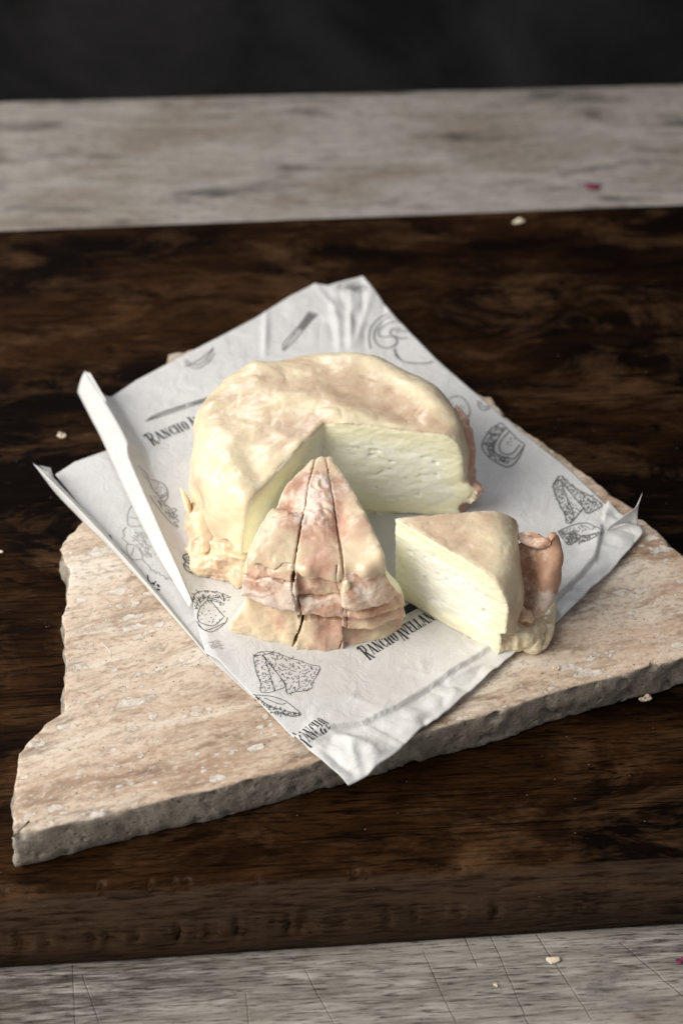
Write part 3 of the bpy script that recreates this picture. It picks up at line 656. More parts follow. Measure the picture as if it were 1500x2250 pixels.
ribbons('printed_bread_drawing', [z6([(750, 250), (690, 270), (640, 320), (625, 380), (635, 440)]), z6([(745, 275), (700, 290), (660, 340), (655, 390), (690, 430), (740, 435), (780, 410), (760, 380), (690, 375), (680, 340), (720, 310), (770, 300)]), z6([(800, 330), (750, 340), (745, 365), (790, 385), (840, 385)]), z6([(830, 350), (790, 345), (775, 360)]), z6([(770, 440), (775, 480), (830, 515), (940, 520), (975, 510)]), z6([(760, 445), (800, 500)])], .07, M_INKF)
ribbons('printed_leaf_drawing', [z6([(455, 100), (500, 80), (560, 85), (610, 110), (570, 135), (510, 125), (455, 100)])]+stipple(z6([(480, 100), (520, 85), (590, 108), (540, 128)]), 40, 7, 29, .3), .05, M_INKF)
ribbons('printed_ring_drawing', [z5([(95, -1060), (120, -1065), (180, -1100), (215, -1130), (235, -1150)]), [(408, 790), (425, 802), (448, 795), (468, 768)], [(405, 795), (428, 810), (455, 798), (472, 776)]], .05, M_INKF)
# knives
def knife(tip, end, hw, mat, hatch=True, curve=0):
    a, b = np.array(pxy([tip])[0]), np.array(pxy([end])[0]); d = (b-a); Ln = np.linalg.norm(d); d /= Ln; m_ = np.array([-d[1], d[0]])
    q = lambda s, t: a+d*Ln*s+m_*(t*hw+curve*math.sin(s*math.pi))
    ls = [[q(0, 0), q(.15, 1), q(.4, .9), q(.55, .8)], [q(0, 0), q(.2, -.5), q(.4, -.6), q(.55, -.5)], [q(0.02, 0), q(.2, .3), q(.5, .3)], [q(.55, .9), q(.55, -.7)], [q(.55, .8), q(.8, .9), q(1, 1.1)], [q(.55, -.6), q(.8, -.7), q(1, -1)], [q(1, 1.1), q(1.02, 0), q(1, -1)]]
    if hatch: ls += [[q(s, .8), q(s, -.7)] for s in np.linspace(.58, .98, 22)]
    ribbons('printed_knife_drawing', ls, .05, mat, world=True)
knife((320, 926), (500, 868), .16, M_INKF, True, .12)
knife((622, 772), (688, 690), .24, M_INKF)
knife((800, 1395), (921, 1326), .2, M_INK)
# lettering
def strokes(ch):
    K, T = .17, .055                                   # thick and thin pens
    g = {
     'R': ([((.15, 0), (.15, 1), K), ((.0, .98), (.45, .98), T), ((.45, .98), (.55, .86), K*.8), ((.56, .88), (.56, .62), K*.9), ((.56, .64), (.42, .52), K*.8), ((.15, .51), (.45, .51), T), ((.33, .5), (.62, .0), K), ((.0, .02), (.30, .02), T), ((.52, .02), (.76, .02), T), ((-.12, .84), (.02, .98), K*.7)], .78),
     'A': ([((.30, 1), (.07, 0), T*1.2), ((.28, 1), (.53, 0), K*1.05), ((.14, .33), (.45, .33), T), ((-.03, .02), (.17, .02), T), ((.38, .02), (.66, .02), T), ((.2, 1), (.34, 1), T)], .64),
     'N': ([((.10, 0), (.10, 1), T*1.1), ((.10, 1), (.46, 0), K), ((.48, 0), (.48, 1), T*1.1), ((.0, .02), (.2, .02), T), ((.0, .98), (.16, .98), T), ((.38, .98), (.58, .98), T)], .62),
     'C': ([((.12, .22), (.12, .78), K), ((.12, .78), (.24, .97), T*1.6), ((.22, .97), (.40, .97), T), ((.42, .98), (.42, .72), K*.6), ((.12, .22), (.24, .03), T*1.6), ((.22, .03), (.38, .03), T), ((.38, .03), (.46, .22), T*1.3)], .52),
     'H': ([((.12, 0), (.12, 1), K), ((.46, 0), (.46, 1), K), ((.12, .5), (.46, .5), T), ((.0, .02), (.24, .02), T), ((.34, .02), (.58, .02), T), ((.0, .98), (.24, .98), T), ((.34, .98), (.58, .98), T)], .64),
     'O': ([((.12, .2), (.12, .8), K), ((.44, .2), (.44, .8), K), ((.12, .8), (.22, .97), T*1.6), ((.2, .97), (.36, .97), T), ((.34, .97), (.44, .8), T*1.6), ((.12, .2), (.22, .03), T*1.6), ((.2, .03), (.36, .03), T), ((.34, .03), (.44, .2), T*1.6)], .60),
     'V': ([((.06, 1), (.28, 0), K), ((.28, 0), (.50, 1), T*1.2), ((-.03, .98), (.2, .98), T), ((.40, .98), (.6, .98), T)], .58),
     'E': ([((.12, 0), (.12, 1), K), ((.0, .98), (.42, .98), T), ((.0, .02), (.42, .02), T), ((.12, .5), (.32, .5), T), ((.42, 1), (.42, .78), T), ((.42, 0), (.42, .22), T), ((.32, .6), (.32, .4), T)], .50),
     'L': ([((.12, 0), (.12, 1), K), ((.0, .98), (.24, .98), T), ((.0, .02), (.42, .02), T), ((.42, 0), (.42, .3), T*1.2)], .50),
     'S': ([((.38, .95), (.38, .72), T*1.2), ((.36, .97), (.16, .97), T), ((.11, .9), (.11, .66), K*.8), ((.11, .66), (.38, .36), K), ((.38, .36), (.38, .12), K*.8), ((.34, .03), (.12, .03), T), ((.09, .05), (.09, .3), T*1.2)], .48)}
    return g[ch]
def lettering(text, start, end, hgt, big, mat, par_bvh=None, clip=None):
    a, b = np.array(pxy([start], 5.1)[0]), np.array(pxy([end], 5.1)[0]); d = b-a; Ln = np.linalg.norm(d); d /= Ln; up = np.array([-d[1], d[0]])
    adv = 0; items = []
    for i, ch in enumerate(text):
        if ch == ' ': adv += .12; continue
        s = big if (i == 0 or text[i-1] == ' ') else 1.0
        st, wd = strokes(ch); items.append((adv, s, st)); adv += wd*(.88 if s > 1 else 1)*1.04
    kx = Ln/adv; lines = []
    for x0, s, st in items:
        for p0, p1, wd in st:
            q = [a+d*kx*(x0+p[0]*(.88 if s > 1 else 1))+up*hgt*((p[1]*s)-(s-1)*.55) for p in (p0, p1)]
            lines.append((q, wd*min(kx, hgt)*.95))
    ribbons('printed_lettering', lines, .05, mat, world=True, lift=.024)
lettering('RANCHO AVELLANAS', (333, 974), (540, 893), .62, 1.5, M_INK)
lettering('RANCHO AVELLANAS', (806, 1446), (979, 1349), .55, 1.5, M_INK)
lettering('RANCHO', (668, 1646), (730, 1604), .72, 1.45, M_INK)

# ------------------------------------------------------------------ the cheese
def gauss(x, y, lst, z):
    if np.ndim(x) == 3: x, y = x[:, :, :1], y[:, :, :1]
    r = np.zeros(np.shape(x))
    for px, py, am, s1, s2, ang in lst:
        c = P(px, py, z); ca, sa = math.cos(math.radians(ang)), math.sin(math.radians(ang))
        u = (x-c[0])*ca+(y-c[1])*sa; v = -(x-c[0])*sa+(y-c[1])*ca
        r = r + am*np.exp(-(u/s1)**2-(v/s2)**2)
    return r
def ridged(V, f, o, seed):
    r = 0; a = 1.0; f = np.asarray(f, float)
    for k in range(o):
        r = r+a*(1-2*np.abs(vn(V, f, seed+k*13))); a *= .5; f = f*2.1
    return r
def build_cheese(root, fn, lo, hi, h, paint, seed, region, names, paste_noise=.05, rind_noise=.05, edge=.14):
    """a soft solid given by fn (body distance, cut distance), split into rind, cut paste and rind folds"""
    ax = [np.arange(a, b+h, h) for a, b in zip(lo, hi)]
    Xg, Yg, Zg = np.meshgrid(*ax, indexing='ij')
    body, cut = fn(Xg, Yg, Zg)
    Fv = smax(body, cut, edge)
    for a in (0, -1):
        Fv[a] = np.maximum(Fv[a], .1); Fv[:, a] = np.maximum(Fv[:, a], .1); Fv[:, :, a] = np.maximum(Fv[:, :, a], .1)
    V, F = surface_nets(Fv, lo, h)
    bv, cv = fn(V[:, 0], V[:, 1], V[:, 2])
    N = vnormals(V, F)
    is_cut = (cv > bv)
    rid, extra = region(V, N)                              # 0 = plain rind, 2.. = folds; extra = wrinkle depth
    rid = np.where(is_cut, 1, rid)
    t = sstep(.0, .25, -bv)*is_cut
    layer = fbm(V, (1.0, 1.0, 2.6), 3, seed)
    wv_ = V+.3*np.stack([vn(V, 1.3, seed+41), vn(V, 1.3, seed+42), vn(V, 1.3, seed+43)], 1)
    flakes = np.clip(fbm(wv_, (2.3, 2.3, 5.0), 2, seed+3)-.62, 0, 1)*sstep(.5, 1.0, -bv)
    dsp = np.where(is_cut, t*(.5*paste_noise*layer-.20*flakes+.012*fbm(V, (5, 5, 8), 2, seed+8)), rind_noise*fbm(V, .75, 2, seed+11)+.018*fbm(V, 1.5, 2, seed+14)+.007*fbm(V, 5, 2, seed+12)-.05*np.clip(ridged(V+.5*np.stack([vn(V, .7, seed+31), vn(V, .7, seed+32), vn(V, .7, seed+33)], 1), .8, 2, seed+34)-1.0, 0, 1)+extra)
    near = np.abs(bv-cv)
    dsp = dsp+np.where(near < .10, .014*vn(V, 8, seed+20)+.03*vn(V, 2.5, seed+21), 0)
    V2 = V+N*dsp[:, None]; V2[:, 2] = np.maximum(V2[:, 2], 5.06+.25*(V[:, 2]-V[:, 2].min()))
    at = paint(V, N, rid); at['depth'] = np.clip(-bv, 0, 3)/1.25
    fr_ = rid[F]; fid = np.where((fr_ == 1).sum(1) >= 2, 1, np.median(np.where(fr_ == 1, fr_.max(1)[:, None], fr_), axis=1).astype(int))
    def labels(f):
        lab = np.arange(len(V))
        while True:
            m = lab[f].min(1); new = lab.copy()
            for c in range(4): np.minimum.at(new, f[:, c], m)
            new = new[new]
            if (new == lab).all(): return lab
            lab = new
    for rep_ in range(3):                                # specks of one region inside another join their surroundings
        for k in names:
            sel = np.where(fid == k)[0]
            if not len(sel): continue
            L_ = labels(F[sel])[F[sel][:, 0]]; u, cnt = np.unique(L_, return_counts=True)
            for w_ in u[cnt < 250]:
                mine = sel[L_ == w_]; vs = np.zeros(len(V), bool); vs[F[mine].ravel()] = True
                nb = fid[vs[F].any(1)]; nb = nb[nb != k]
                if len(nb): fid[mine] = np.bincount(nb).argmax()
    for k, (nm, mt) in names.items():
        f = F[fid == k]
        if not len(f): continue
        lab = labels(f)
        pieces = [f[lab[f[:, 0]] == u] for u in np.unique(lab[f[:, 0]])]
        for g in pieces:
            use = np.unique(g); mp = np.full(len(V), -1); mp[use] = np.arange(len(use))
            mesh_obj(nm, V2[use], mp[g], mt, root, {a: v[use] for a, v in at.items()})
def lobe(x, y, z, pts, rad, sq=(1, 1, 1)):
    """distance to a soft fat string through the points pts (cm) with radii rad"""
    pts = np.array(pts, float); rad = np.array(rad, float); big = rad.max()+.8
    out = np.full(np.shape(x), 5.0)
    m = ((x > pts[:, 0].min()-big) & (x < pts[:, 0].max()+big) & (y > pts[:, 1].min()-big) & (y < pts[:, 1].max()+big) & (z > pts[:, 2].min()-big) & (z < pts[:, 2].max()+big))
    q = np.stack([x[m], y[m], z[m]], 1); best = np.full(len(q), 5.0)
    for k in range(len(pts)-1):
        a, b = pts[k], pts[k+1]; d = b-a; t = np.clip(((q-a)@d)/(d@d), 0, 1)
        best = np.minimum(best, np.linalg.norm(q-a-t[:, None]*d, axis=1)-(rad[k]*(1-t)+rad[k+1]*t))
    out[m] = best; return out
def fold(root, name, path, hw, ht, wdir, mat, pink=.5, bloom=.3, **kw):
    pth = [P(*q) for q in path]
    V, F = sweep(pth, hw, ht, wdir, **kw)
    pk = np.clip(pink+.35*fbm(V, .9, 2, kw.get('seed', 0)+90), 0, 1); bl = np.clip(bloom+.3*fbm(V, 1.2, 2, kw.get('seed', 0)+91), 0, 1)
    return mesh_obj(name, V, F, mat, root, {'pink': pk, 'bloom': bl})

# --- the wheel with a piece cut out
wc = np.array([-.62, .60]); WR = 5.72
wheel = empty('round_cheese', (wc[0], wc[1], 5.06), 'large round soft cheese with a wide wedge cut out of its front', 'cheese')
AP = P(712, 944, 9.25)[:2]; dl_ = np.array([-2.97, -4.44]); dl_ /= np.linalg.norm(dl_); dr_ = np.array([1, -.07]); dr_ /= np.linalg.norm(dr_)
WB = [(885, 840, .14, 3.0, .6, -50), (965, 905, .16, 1.4, .8, -60), (690, 850, -.06, 2.2, 1.3, 5), (560, 850, .16, 1.2, 1.0, 30), (500, 1010, .22, .9, 1.8, 20), (830, 895, -.12, 1.9, .8, -32), (620, 960, -.06, 1, 1, 0),
      (740, 785, .06, 2.4, .6, -5), (520, 920, -.16, .8, .8, 0), (452, 895, .16, .7, .6, 20), (552, 800, .16, .5, .4, 0), (560, 1040, -.14, .5, 1.2, 25), (600, 900, .10, .8, .35, 30), (520, 1090, .15, .5, .8, 0)]
def ang_gauss(th, deg, s):
    d = (th-math.radians(deg)+math.pi) % (2*math.pi)-math.pi; return np.exp(-(d/math.radians(s))**2)
def wheel_lip(th):
    return 6.35+.30*np.sin(3.3*th+.5)+.22*np.sin(7*th+2.0)+.14*np.sin(13*th)+.06*np.sin(29*th)+.75*ang_gauss(th, -133, 20)+.45*ang_gauss(th, -2, 22)
def wheel_fn(x, y, z):
    X_, Y_ = x-wc[0], y-wc[1]; r = np.hypot(X_, Y_); th = np.arctan2(Y_, X_)
    R = WR+.10*np.sin(2*th+1.0)+.10*np.sin(3*th+.4)+.06*np.sin(5*th+2)+.035*np.sin(11*th+.7)+.12*np.exp(-((th-1.6)/.7)**2)
    lip = wheel_lip(th); under = sstep(lip+.08, lip-.16, z)
    R = R-under*(.40+.10*np.sin(9*th+4*z)+.08*np.sin(17*th-3*z)) + .07*np.sin(6*th+1.3*z)+.08*np.sin(14*th+.6*np.sin(2*z)+2*np.sin(3*th))*sstep(8.9, 7.6, z)
    flare = ang_gauss(th, -142, 26)
    R = R+flare*(1.35*sstep(7.2, 5.0, z)*under)+ang_gauss(th, -5, 22)*under*(.55+.25*np.sin(3.2*z+6*th))
    R = R-.16*sstep(7.0, 9.3, z)
    H = 9.58-.013*r*r+gauss(x, y, WB, 9.2)+.05*np.sin(x*1.3+.6)*np.sin(y*1.6)
    d = smax(r-R, z-H, 1.05)
    d = np.maximum(d, 5.05-z); d0 = d
    q0, q1 = x-AP[0], y-AP[1]; zz = 9.3-z
    s1 = q0*(-dl_[1])+q1*dl_[0]                              # notch lies on the positive side of both cuts
    s2 = q0*dr_[1]-q1*dr_[0]-.11*zz
    return d, np.minimum(s1, s2)
def wheel_region(V, N):
    th = np.arctan2(V[:, 1]-wc[1], V[:, 0]-wc[0]); lip = wheel_lip(th); un = sstep(lip+.05, lip-.25, V[:, 2])
    seam = np.sin(th*9+1.5*np.sin(V[:, 2]*1.3))
    ids = np.where(V[:, 2] < lip-.04, np.where(np.cos(th) < -.3, 2, np.where(np.abs(th) < 1.0, 3, 4)), 0)
    warp = V+.35*np.stack([vn(V, .9, 501), vn(V, .9, 502), vn(V, .9, 503)], 1)
    return ids, un*(.17*ridged(warp, (.9, .9, 1.3), 3, 511)-.02)
def wheel_paint(V, N, rid):
    th = np.arctan2(V[:, 1]-wc[1], V[:, 0]-wc[0]); lip = wheel_lip(th); un = sstep(lip+.02, lip-.1, V[:, 2])
    top = sstep(.3, .9, N[:, 2])
    pk = gauss(V[:, 0], V[:, 1], [(830, 895, .75, 2.4, 1.0, -28), (640, 955, .55, 1.5, 1.1, 20), (700, 850, .42, 3.0, 1.6, 0), (470, 890, .45, 1.2, .8, 20), (930, 930, .5, 1.3, .5, -50), (560, 900, .4, .9, .6, 30), (780, 870, .35, 1.0, .6, -20), (860, 800, .30, 1.0, .6, -40), (520, 1060, -.5, 1.2, 2.5, 10)], 9.2)
    pk = .15+pk*top+(1-top)*(.06+.16*sstep(-.6, .9, np.cos(th-.1)))+un*(.10+.6*ang_gauss(th, -5, 40))
    bl = .25+.3*gauss(V[:, 0], V[:, 1], [(640, 950, 1, 1.2, 1, 0), (800, 800, .7, 2.5, .8, 0), (900, 830, .9, 2.5, .5, -50)], 9.2)
    return {'pink': np.clip(pk, 0, 1), 'bloom': np.clip(bl, 0, 1)}
build_cheese(wheel, wheel_fn, (-7.9, -6.6, 4.9), (6.6, 7.8, 10.3), .055, wheel_paint, 100, wheel_region,
             {0: ('rind', M_RIND), 1: ('paste', M_PASTE), 2: ('rind_skirt', M_RINDP), 3: ('rind_skirt', M_RINDP), 4: ('rind_skirt', M_RIND)}, .05, .06, .26)
Zd = (0, 0, 1)
fold(wheel, 'rind_fold', [(462, 1140, 6.75), (492, 1160, 6.55), (520, 1184, 6.35), (540, 1218, 6.0), (545, 1245, 5.6)], [.2, .45, .5, .45, .25], [.14, .2, .22, .2, .14], (.25, -.25, 1), M_RINDP, .75, .15, seed=202, noise=.06, sq=3.4)
fold(wheel, 'rind_fold', [(440, 1128, 7.0), (450, 1158, 6.6), (455, 1190, 6.2), (446, 1215, 5.9)], [.2, .28, .28, .1], [.1, .12, .12, .08], (1, .3, .2), M_RINDY, .1, .1, seed=203, noise=.04, sq=3)
fold(wheel, 'rind_fold', [(398, 1072, 6.55), (412, 1105, 6.3), (425, 1140, 5.9), (432, 1175, 5.6)], [.15, .3, .4, .3], [.08, .12, .14, .1], (-.4, -.3, 1), M_RINDY, .05, .1, seed=204, noise=.05, sq=3)
# crumpled rind above the right foot, and the lip that hangs over the cut
fold(wheel, 'rind_fold', [(1000, 890, 8.2), (1016, 945, 7.7), (1026, 990, 7.3), (1028, 1030, 6.9), (1016, 1052, 6.7)], [.2, .42, .5, .48, .2], [.14, .22, .26, .24, .14], (.25, -.2, 1), M_RINDP, .85, .25, seed=206, noise=.10, nf=1.7, sq=3.2)
fold(wheel, 'rind_fold', [(965, 872, 8.8), (988, 920, 8.4), (1004, 968, 7.95), (1006, 1005, 7.5)], [.25, .45, .45, .2], [.12, .2, .22, .14], (.5, -.2, .8), M_RINDP, .45, .2, seed=209, noise=.07, sq=3)

# --- near wedge, folded side of the rind upwards
fw = empty('cheese_wedge', (*P(700, 1250, 5.06)[:2], 5.06), 'cheese wedge with knife slits and pleated pink rind folds facing the viewer', 'cheese wedge', 'wedges cut from the cheese')
FA = P(711, 985, 9.2)[:2]; FL0, FL1 = P(693, 998, 9.2)[:2], P(533, 1228, 8.8)[:2]; FR0, FR1 = P(729, 1001, 9.2)[:2], P(865, 1262, 8.8)[:2]
fL = (FL1-FL0)/np.linalg.norm(FL1-FL0); fR = (FR1-FR0)/np.linalg.norm(FR1-FR0)
SL1 = [P(x, y, 9.1)[:2] for x, y in ((694, 1000), (668, 1115), (645, 1230), (638, 1300))]
SL2 = [P(x, y, 9.1)[:2] for x, y in ((715, 1003), (738, 1135), (754, 1234), (758, 1290))]
TH1 = math.atan2(SL1[-1][1]-FA[1], SL1[-1][0]-FA[0]); TH2 = math.atan2(SL2[-1][1]-FA[1], SL2[-1][0]-FA[0])
FB = [(700, 1065, .16, .5, .45, 0), (704, 1120, .18, .75, .8, 0), (636, 1108, -.62, .75, .30, -20), (628, 1068, .14, .9, .3, 20), (625, 1150, .20, .7, .9, -15), (590, 1190, .14, .6, .9, 20), (700, 1200, .12, .7, .7, 0), (745, 1150, -.22, .3, .8, 0),
      (800, 1170, .18, .9, 1.2, 20), (835, 1225, .24, .5, .8, 15), (790, 1120, .06, .6, .9, 15), (725, 1255, -.15, .8, .3, 0), (775, 1255, -.26, .35, .5, 0), (610, 1240, -.12, .6, .3, 0), (680, 1250, .16, .3, .5, 0), (815, 1262, .12, .25, .5, 10), (560, 1215, .12, .35, .5, 0)]
# pleats: columns between the slits; (lower edge, slope along the arc, how far it stands out, how deep its top is tucked in)
COLS = [(-9.0, TH1, 8.62, [(8.05, .9, .10, .30), (6.85, -.5, .48, .28), (4.8, 0, .62, .75)]),
        (TH1, TH2, 8.36, [(7.40, .1, .00, .22), (6.60, -.7, .40, .30), (6.30, -.4, -.38, .1), (4.8, 0, .75, .55)]),
        (TH2, 9.0, 8.35, [(7.10, -.1, .50, .50), (6.50, -.7, .42, .62), (5.90, -.7, .44, .62), (4.8, 0, .52, .70)])]
def pleat(th, z):
    """radial offset and pleat number of the folded front"""
    off = np.zeros(np.shape(th)); pid = np.zeros(np.shape(th), int); num = 2
    for a, b, lip, pl in COLS:
        m0 = (th >= a) & (th < b); c = (max(a, -2.09)+min(b, -1.17))/2
        w_ = lambda k, amp: amp*(np.sin(19*th+k*1.7)+.6*np.sin(41*th+k*3.1)+.25*np.sin(97*th+k))
        top = lip+w_(num, .10)
        for i, (bz, sl, o, dep) in enumerate(pl):
            bot = bz+sl*(th-c)+w_(num+i+5, .055) if i < len(pl)-1 else np.full(np.shape(th), 4.6)
            t = np.clip((top-z)/np.maximum(top-bot, .05), 0, 1); m = m0 & (z < top) & (z >= bot)
            prof = o-dep*(1-np.clip(t*1.15, 0, 1))**1.4-(.16*np.clip((t-.80)/.20, 0, 1)**2 if i < len(pl)-1 else 0)
            off = np.where(m, prof, off); pid = np.where(m, num, pid); top = bot; num += 1
    return off, pid
def fw_fn(x, y, z):
    X_, Y_ = x-FA[0], y-FA[1]; r = np.hypot(X_, Y_); th = np.arctan2(Y_, X_)
    off, pid = pleat(th, z)
    R = 6.45+.06*np.sin(8*th)+.05*np.sin(14*th+.5)+off+.04*np.sin(37*th+3*z)
    H = 9.22-.07*r+gauss(x, y, FB, 9.0)
    d = smax(r-R, z-H, .5)
    for sl, wd, dp in ((SL1, .042, .45), (SL2, .034, .30)):
        ds, ts = seg_d(x, y, sl); d = np.maximum(d, np.minimum(wd*(.6+.7*ts)-ds, (z-(H-dp*(.25+.9*ts))))*.9)
    for t0, wd in ((TH1, .034), (TH2, .026)):
        d = np.maximum(d, np.minimum(wd-np.abs(th-t0+.03*np.sin(1.7*z))*r, r-(6.0+.1*np.sin(3*z))))
    d = np.maximum(d, 5.05-z)
    s1 = (x-FL0[0])*(-fL[1])+(y-FL0[1])*fL[0]; s2 = (x-FR0[0])*fR[1]-(y-FR0[1])*fR[0]
    bow = np.sin(np.clip(r/6.4, 0, 1)*math.pi); s1 = s1+.30*bow; s2 = s2+.16*bow
    flare = .55*sstep(6.6, 5.2, z)*sstep(4.8, 6.4, r); flr = .75*sstep(8.2, 6.6, z)*sstep(4.6, 6.2, r)
    return d, smax(smax(-s1-flare*1.0, -s2-flr, .12), y-(FL0[1]-.02)-.12*(9.2-z), .15)
def fw_region(V, N):
    th = np.arctan2(V[:, 1]-FA[1], V[:, 0]-FA[0]); r = np.hypot(V[:, 0]-FA[0], V[:, 1]-FA[1])
    off, pid = pleat(th, V[:, 2]); pid = np.where(r > 5.2, pid, 0)
    warp = V+.2*np.stack([vn(V, 1.6, 601), vn(V, 1.6, 602), vn(V, 1.6, 603)], 1)
    wr = ridged(warp, (1.5, 1.5, 1.9), 3, 611)
    low = np.where(np.isin(pid, (4, 8, 12)), .6, 1.0)
    ctr = gauss(V[:, 0], V[:, 1], [(700, 1068, 1, .5, .6, 0), (702, 1130, 1, .8, 1.0, 0), (650, 1130, .8, .8, .9, -10)], 9.0)*(pid == 0)*sstep(.2, .8, N[:, 2])
    return pid, np.where(pid > 0, .038*wr*low, 0)+.05*ctr*ridged(warp, 2.6, 3, 620)
FPK = {2: (.50, .15), 3: (.72, .85), 4: (.22, .05), 5: (.60, .25), 6: (.85, .60), 7: (.8, .2), 8: (.55, .15), 9: (.62, .65), 10: (.55, .3), 11: (.55, .25), 12: (.42, .1)}
def fw_paint(V, N, rid):
    pk = gauss(V[:, 0], V[:, 1], [(700, 1068, .9, .6, .7, 0), (702, 1130, .75, .9, 1.2, 0), (640, 1110, .7, .9, .6, -20), (650, 1150, .5, .6, .9, 0), (745, 1140, .5, .4, 1.0, 0), (700, 1230, .5, .8, 1.0, 0), (640, 1060, .35, 1, 1, 0), (770, 1060, .3, .8, 1.0, 0), (590, 1190, -.3, .8, .8, 0), (830, 1220, -.35, .8, .8, 0), (800, 1160, .25, .8, .8, 0)], 9.0)
    bl = .2+gauss(V[:, 0], V[:, 1], [(700, 1060, .6, .6, .6, 0), (700, 1125, .5, .9, 1.1, 0), (650, 1090, .4, 1.1, .5, 0), (660, 1140, .4, .5, .8, 0), (765, 1075, .4, .5, .6, 0)], 9.0)
    pk = .06+1.0*pk
    nn_ = .3*fbm(V, 1.1, 2, 640)
    for k, (a, b) in FPK.items(): pk = np.where(rid == k, a+nn_, pk); bl = np.where(rid == k, b-nn_, bl)
    return {'pink': np.clip(pk, 0, 1), 'bloom': np.clip(bl, 0, 1)}
fnames = {0: ('rind', M_RINDP), 1: ('paste', M_PASTE)}
for k in range(2, 13): fnames[k] = ('rind_fold', M_RINDP)
build_cheese(fw, fw_fn, (-5.4, -9.0, 4.9), (3.4, -.6, 9.9), .042, fw_paint, 140, fw_region, fnames, .05, .045, .22)
fold(fw, 'rind_fleck', [(757, 1276, 8.4), (763, 1289, 8.15), (762, 1298, 8.0)], [.10, .13, .08], [.07, .1, .07], (1, 0, .2), M_RIND, .0, .3, seed=330, noise=.05, taper=.6)

# --- right wedge, seen on its cut face
rw = empty('cheese_wedge', (*P(1010, 1330, 5.06)[:2], 5.06), 'cheese wedge showing its white crumbly cut face, brown rind curl on its right', 'cheese wedge', 'wedges cut from the cheese')
RA = P(861, 1137, 9.4)[:2]; rB = P(1100, 1112, 9.4)[:2]-RA; rB /= np.linalg.norm(rB); rC = np.array([3.72, -3.0]); rC /= np.linalg.norm(rC)
RB = [(1000, 1165, .06, .9, .5, -20), (1090, 1150, .10, 1.0, .8, 0), (1020, 1190, -.06, .4, .3, 30), (940, 1150, -.05, .6, .4, 0)]
def rw_lip(th): return 6.3+.28*np.sin(7*th+1)+.16*np.sin(15*th)+.06*np.sin(33*th)
RL1 = [P(*q) for q in ((1085, 1388, 5.5), (1115, 1396, 5.55), (1150, 1395, 5.55), (1180, 1380, 5.45))]; RL2 = [P(*q) for q in ((1108, 1270, 8.1), (1118, 1295, 7.6), (1122, 1320, 7.1), (1128, 1345, 6.6))]; RL3 = [P(*q) for q in ((1140, 1412, 5.2), (1168, 1412, 5.25), (1190, 1385, 5.3))]
def rw_fn(x, y, z):
    X_, Y_ = x-RA[0], y-RA[1]; r = np.hypot(X_, Y_); th = np.arctan2(Y_, X_)
    lip = rw_lip(th); under = sstep(lip+.1, lip-.2, z)
    R = 5.0+.40*sstep(.1, -.65, th)+.06*np.sin(9*th)+.05*np.sin(3*z+4*th)-under*(.40+.1*np.sin(11*th+4*z))+.75*sstep(5.9, 5.1, z)*sstep(-.62, -.30, th)-.22*sstep(7.5, 9.4, z)+.25*sstep(-.3, -.8, th)*sstep(7.2, 6.0, z)
    H = 9.45-.05*r+gauss(x, y, RB, 9.3)
    d = smax(r-R, z-H, 1.25); d = np.maximum(d, 5.05-z); zz = 9.4-z
    lb = np.minimum(np.minimum(lobe(x, y, z, RL1, [.38, .5, .5, .35]), lobe(x, y, z, RL2, [.2, .28, .26, .2])), lobe(x, y, z, RL3, [.3, .34, .25]))
    lb = np.maximum(lb, 5.05-z); d = smin(d, lb, .4)
    s1 = X_*(-rC[1])+Y_*rC[0]-.02*zz; s2 = X_*rB[1]-Y_*rB[0]
    return d, np.minimum(smax(-s1, -s2, .2), lb-.2)
def rw_region(V, N):
    th = np.arctan2(V[:, 1]-RA[1], V[:, 0]-RA[0]); lip = rw_lip(th); r = np.hypot(V[:, 0]-RA[0], V[:, 1]-RA[1])
    un = sstep(lip+.05, lip-.25, V[:, 2])*sstep(3.2, 4.0, r)
    warp = V+.25*np.stack([vn(V, 1.2, 701), vn(V, 1.2, 702), vn(V, 1.2, 703)], 1)
    return np.where((V[:, 2] < lip-.04) & (r > 3.9), 2, 0), un*.12*ridged(warp, (1.2, 1.2, 1.6), 3, 711)
def rw_paint(V, N, rid):
    pk = gauss(V[:, 0], V[:, 1], [(960, 1150, .75, 1.2, .8, -20), (1010, 1190, .8, 1.0, .7, -45), (1060, 1130, .2, 1, 1, 0)], 9.3)
    pk = .15+pk*sstep(8.4, 9.1, V[:, 2])+.22*sstep(8.8, 7.8, V[:, 2])*sstep(6.0, 6.8, V[:, 2])
    return {'pink': np.clip(pk, 0, 1), 'bloom': np.full(len(V), .18)}
build_cheese(rw, rw_fn, (1.6, -9.6, 4.9), (8.8, -2.8, 10.0), .045, rw_paint, 180, rw_region, {0: ('rind', M_RIND), 1: ('paste', M_PASTE), 2: ('rind_skirt', M_RIND)}, .07, .04)
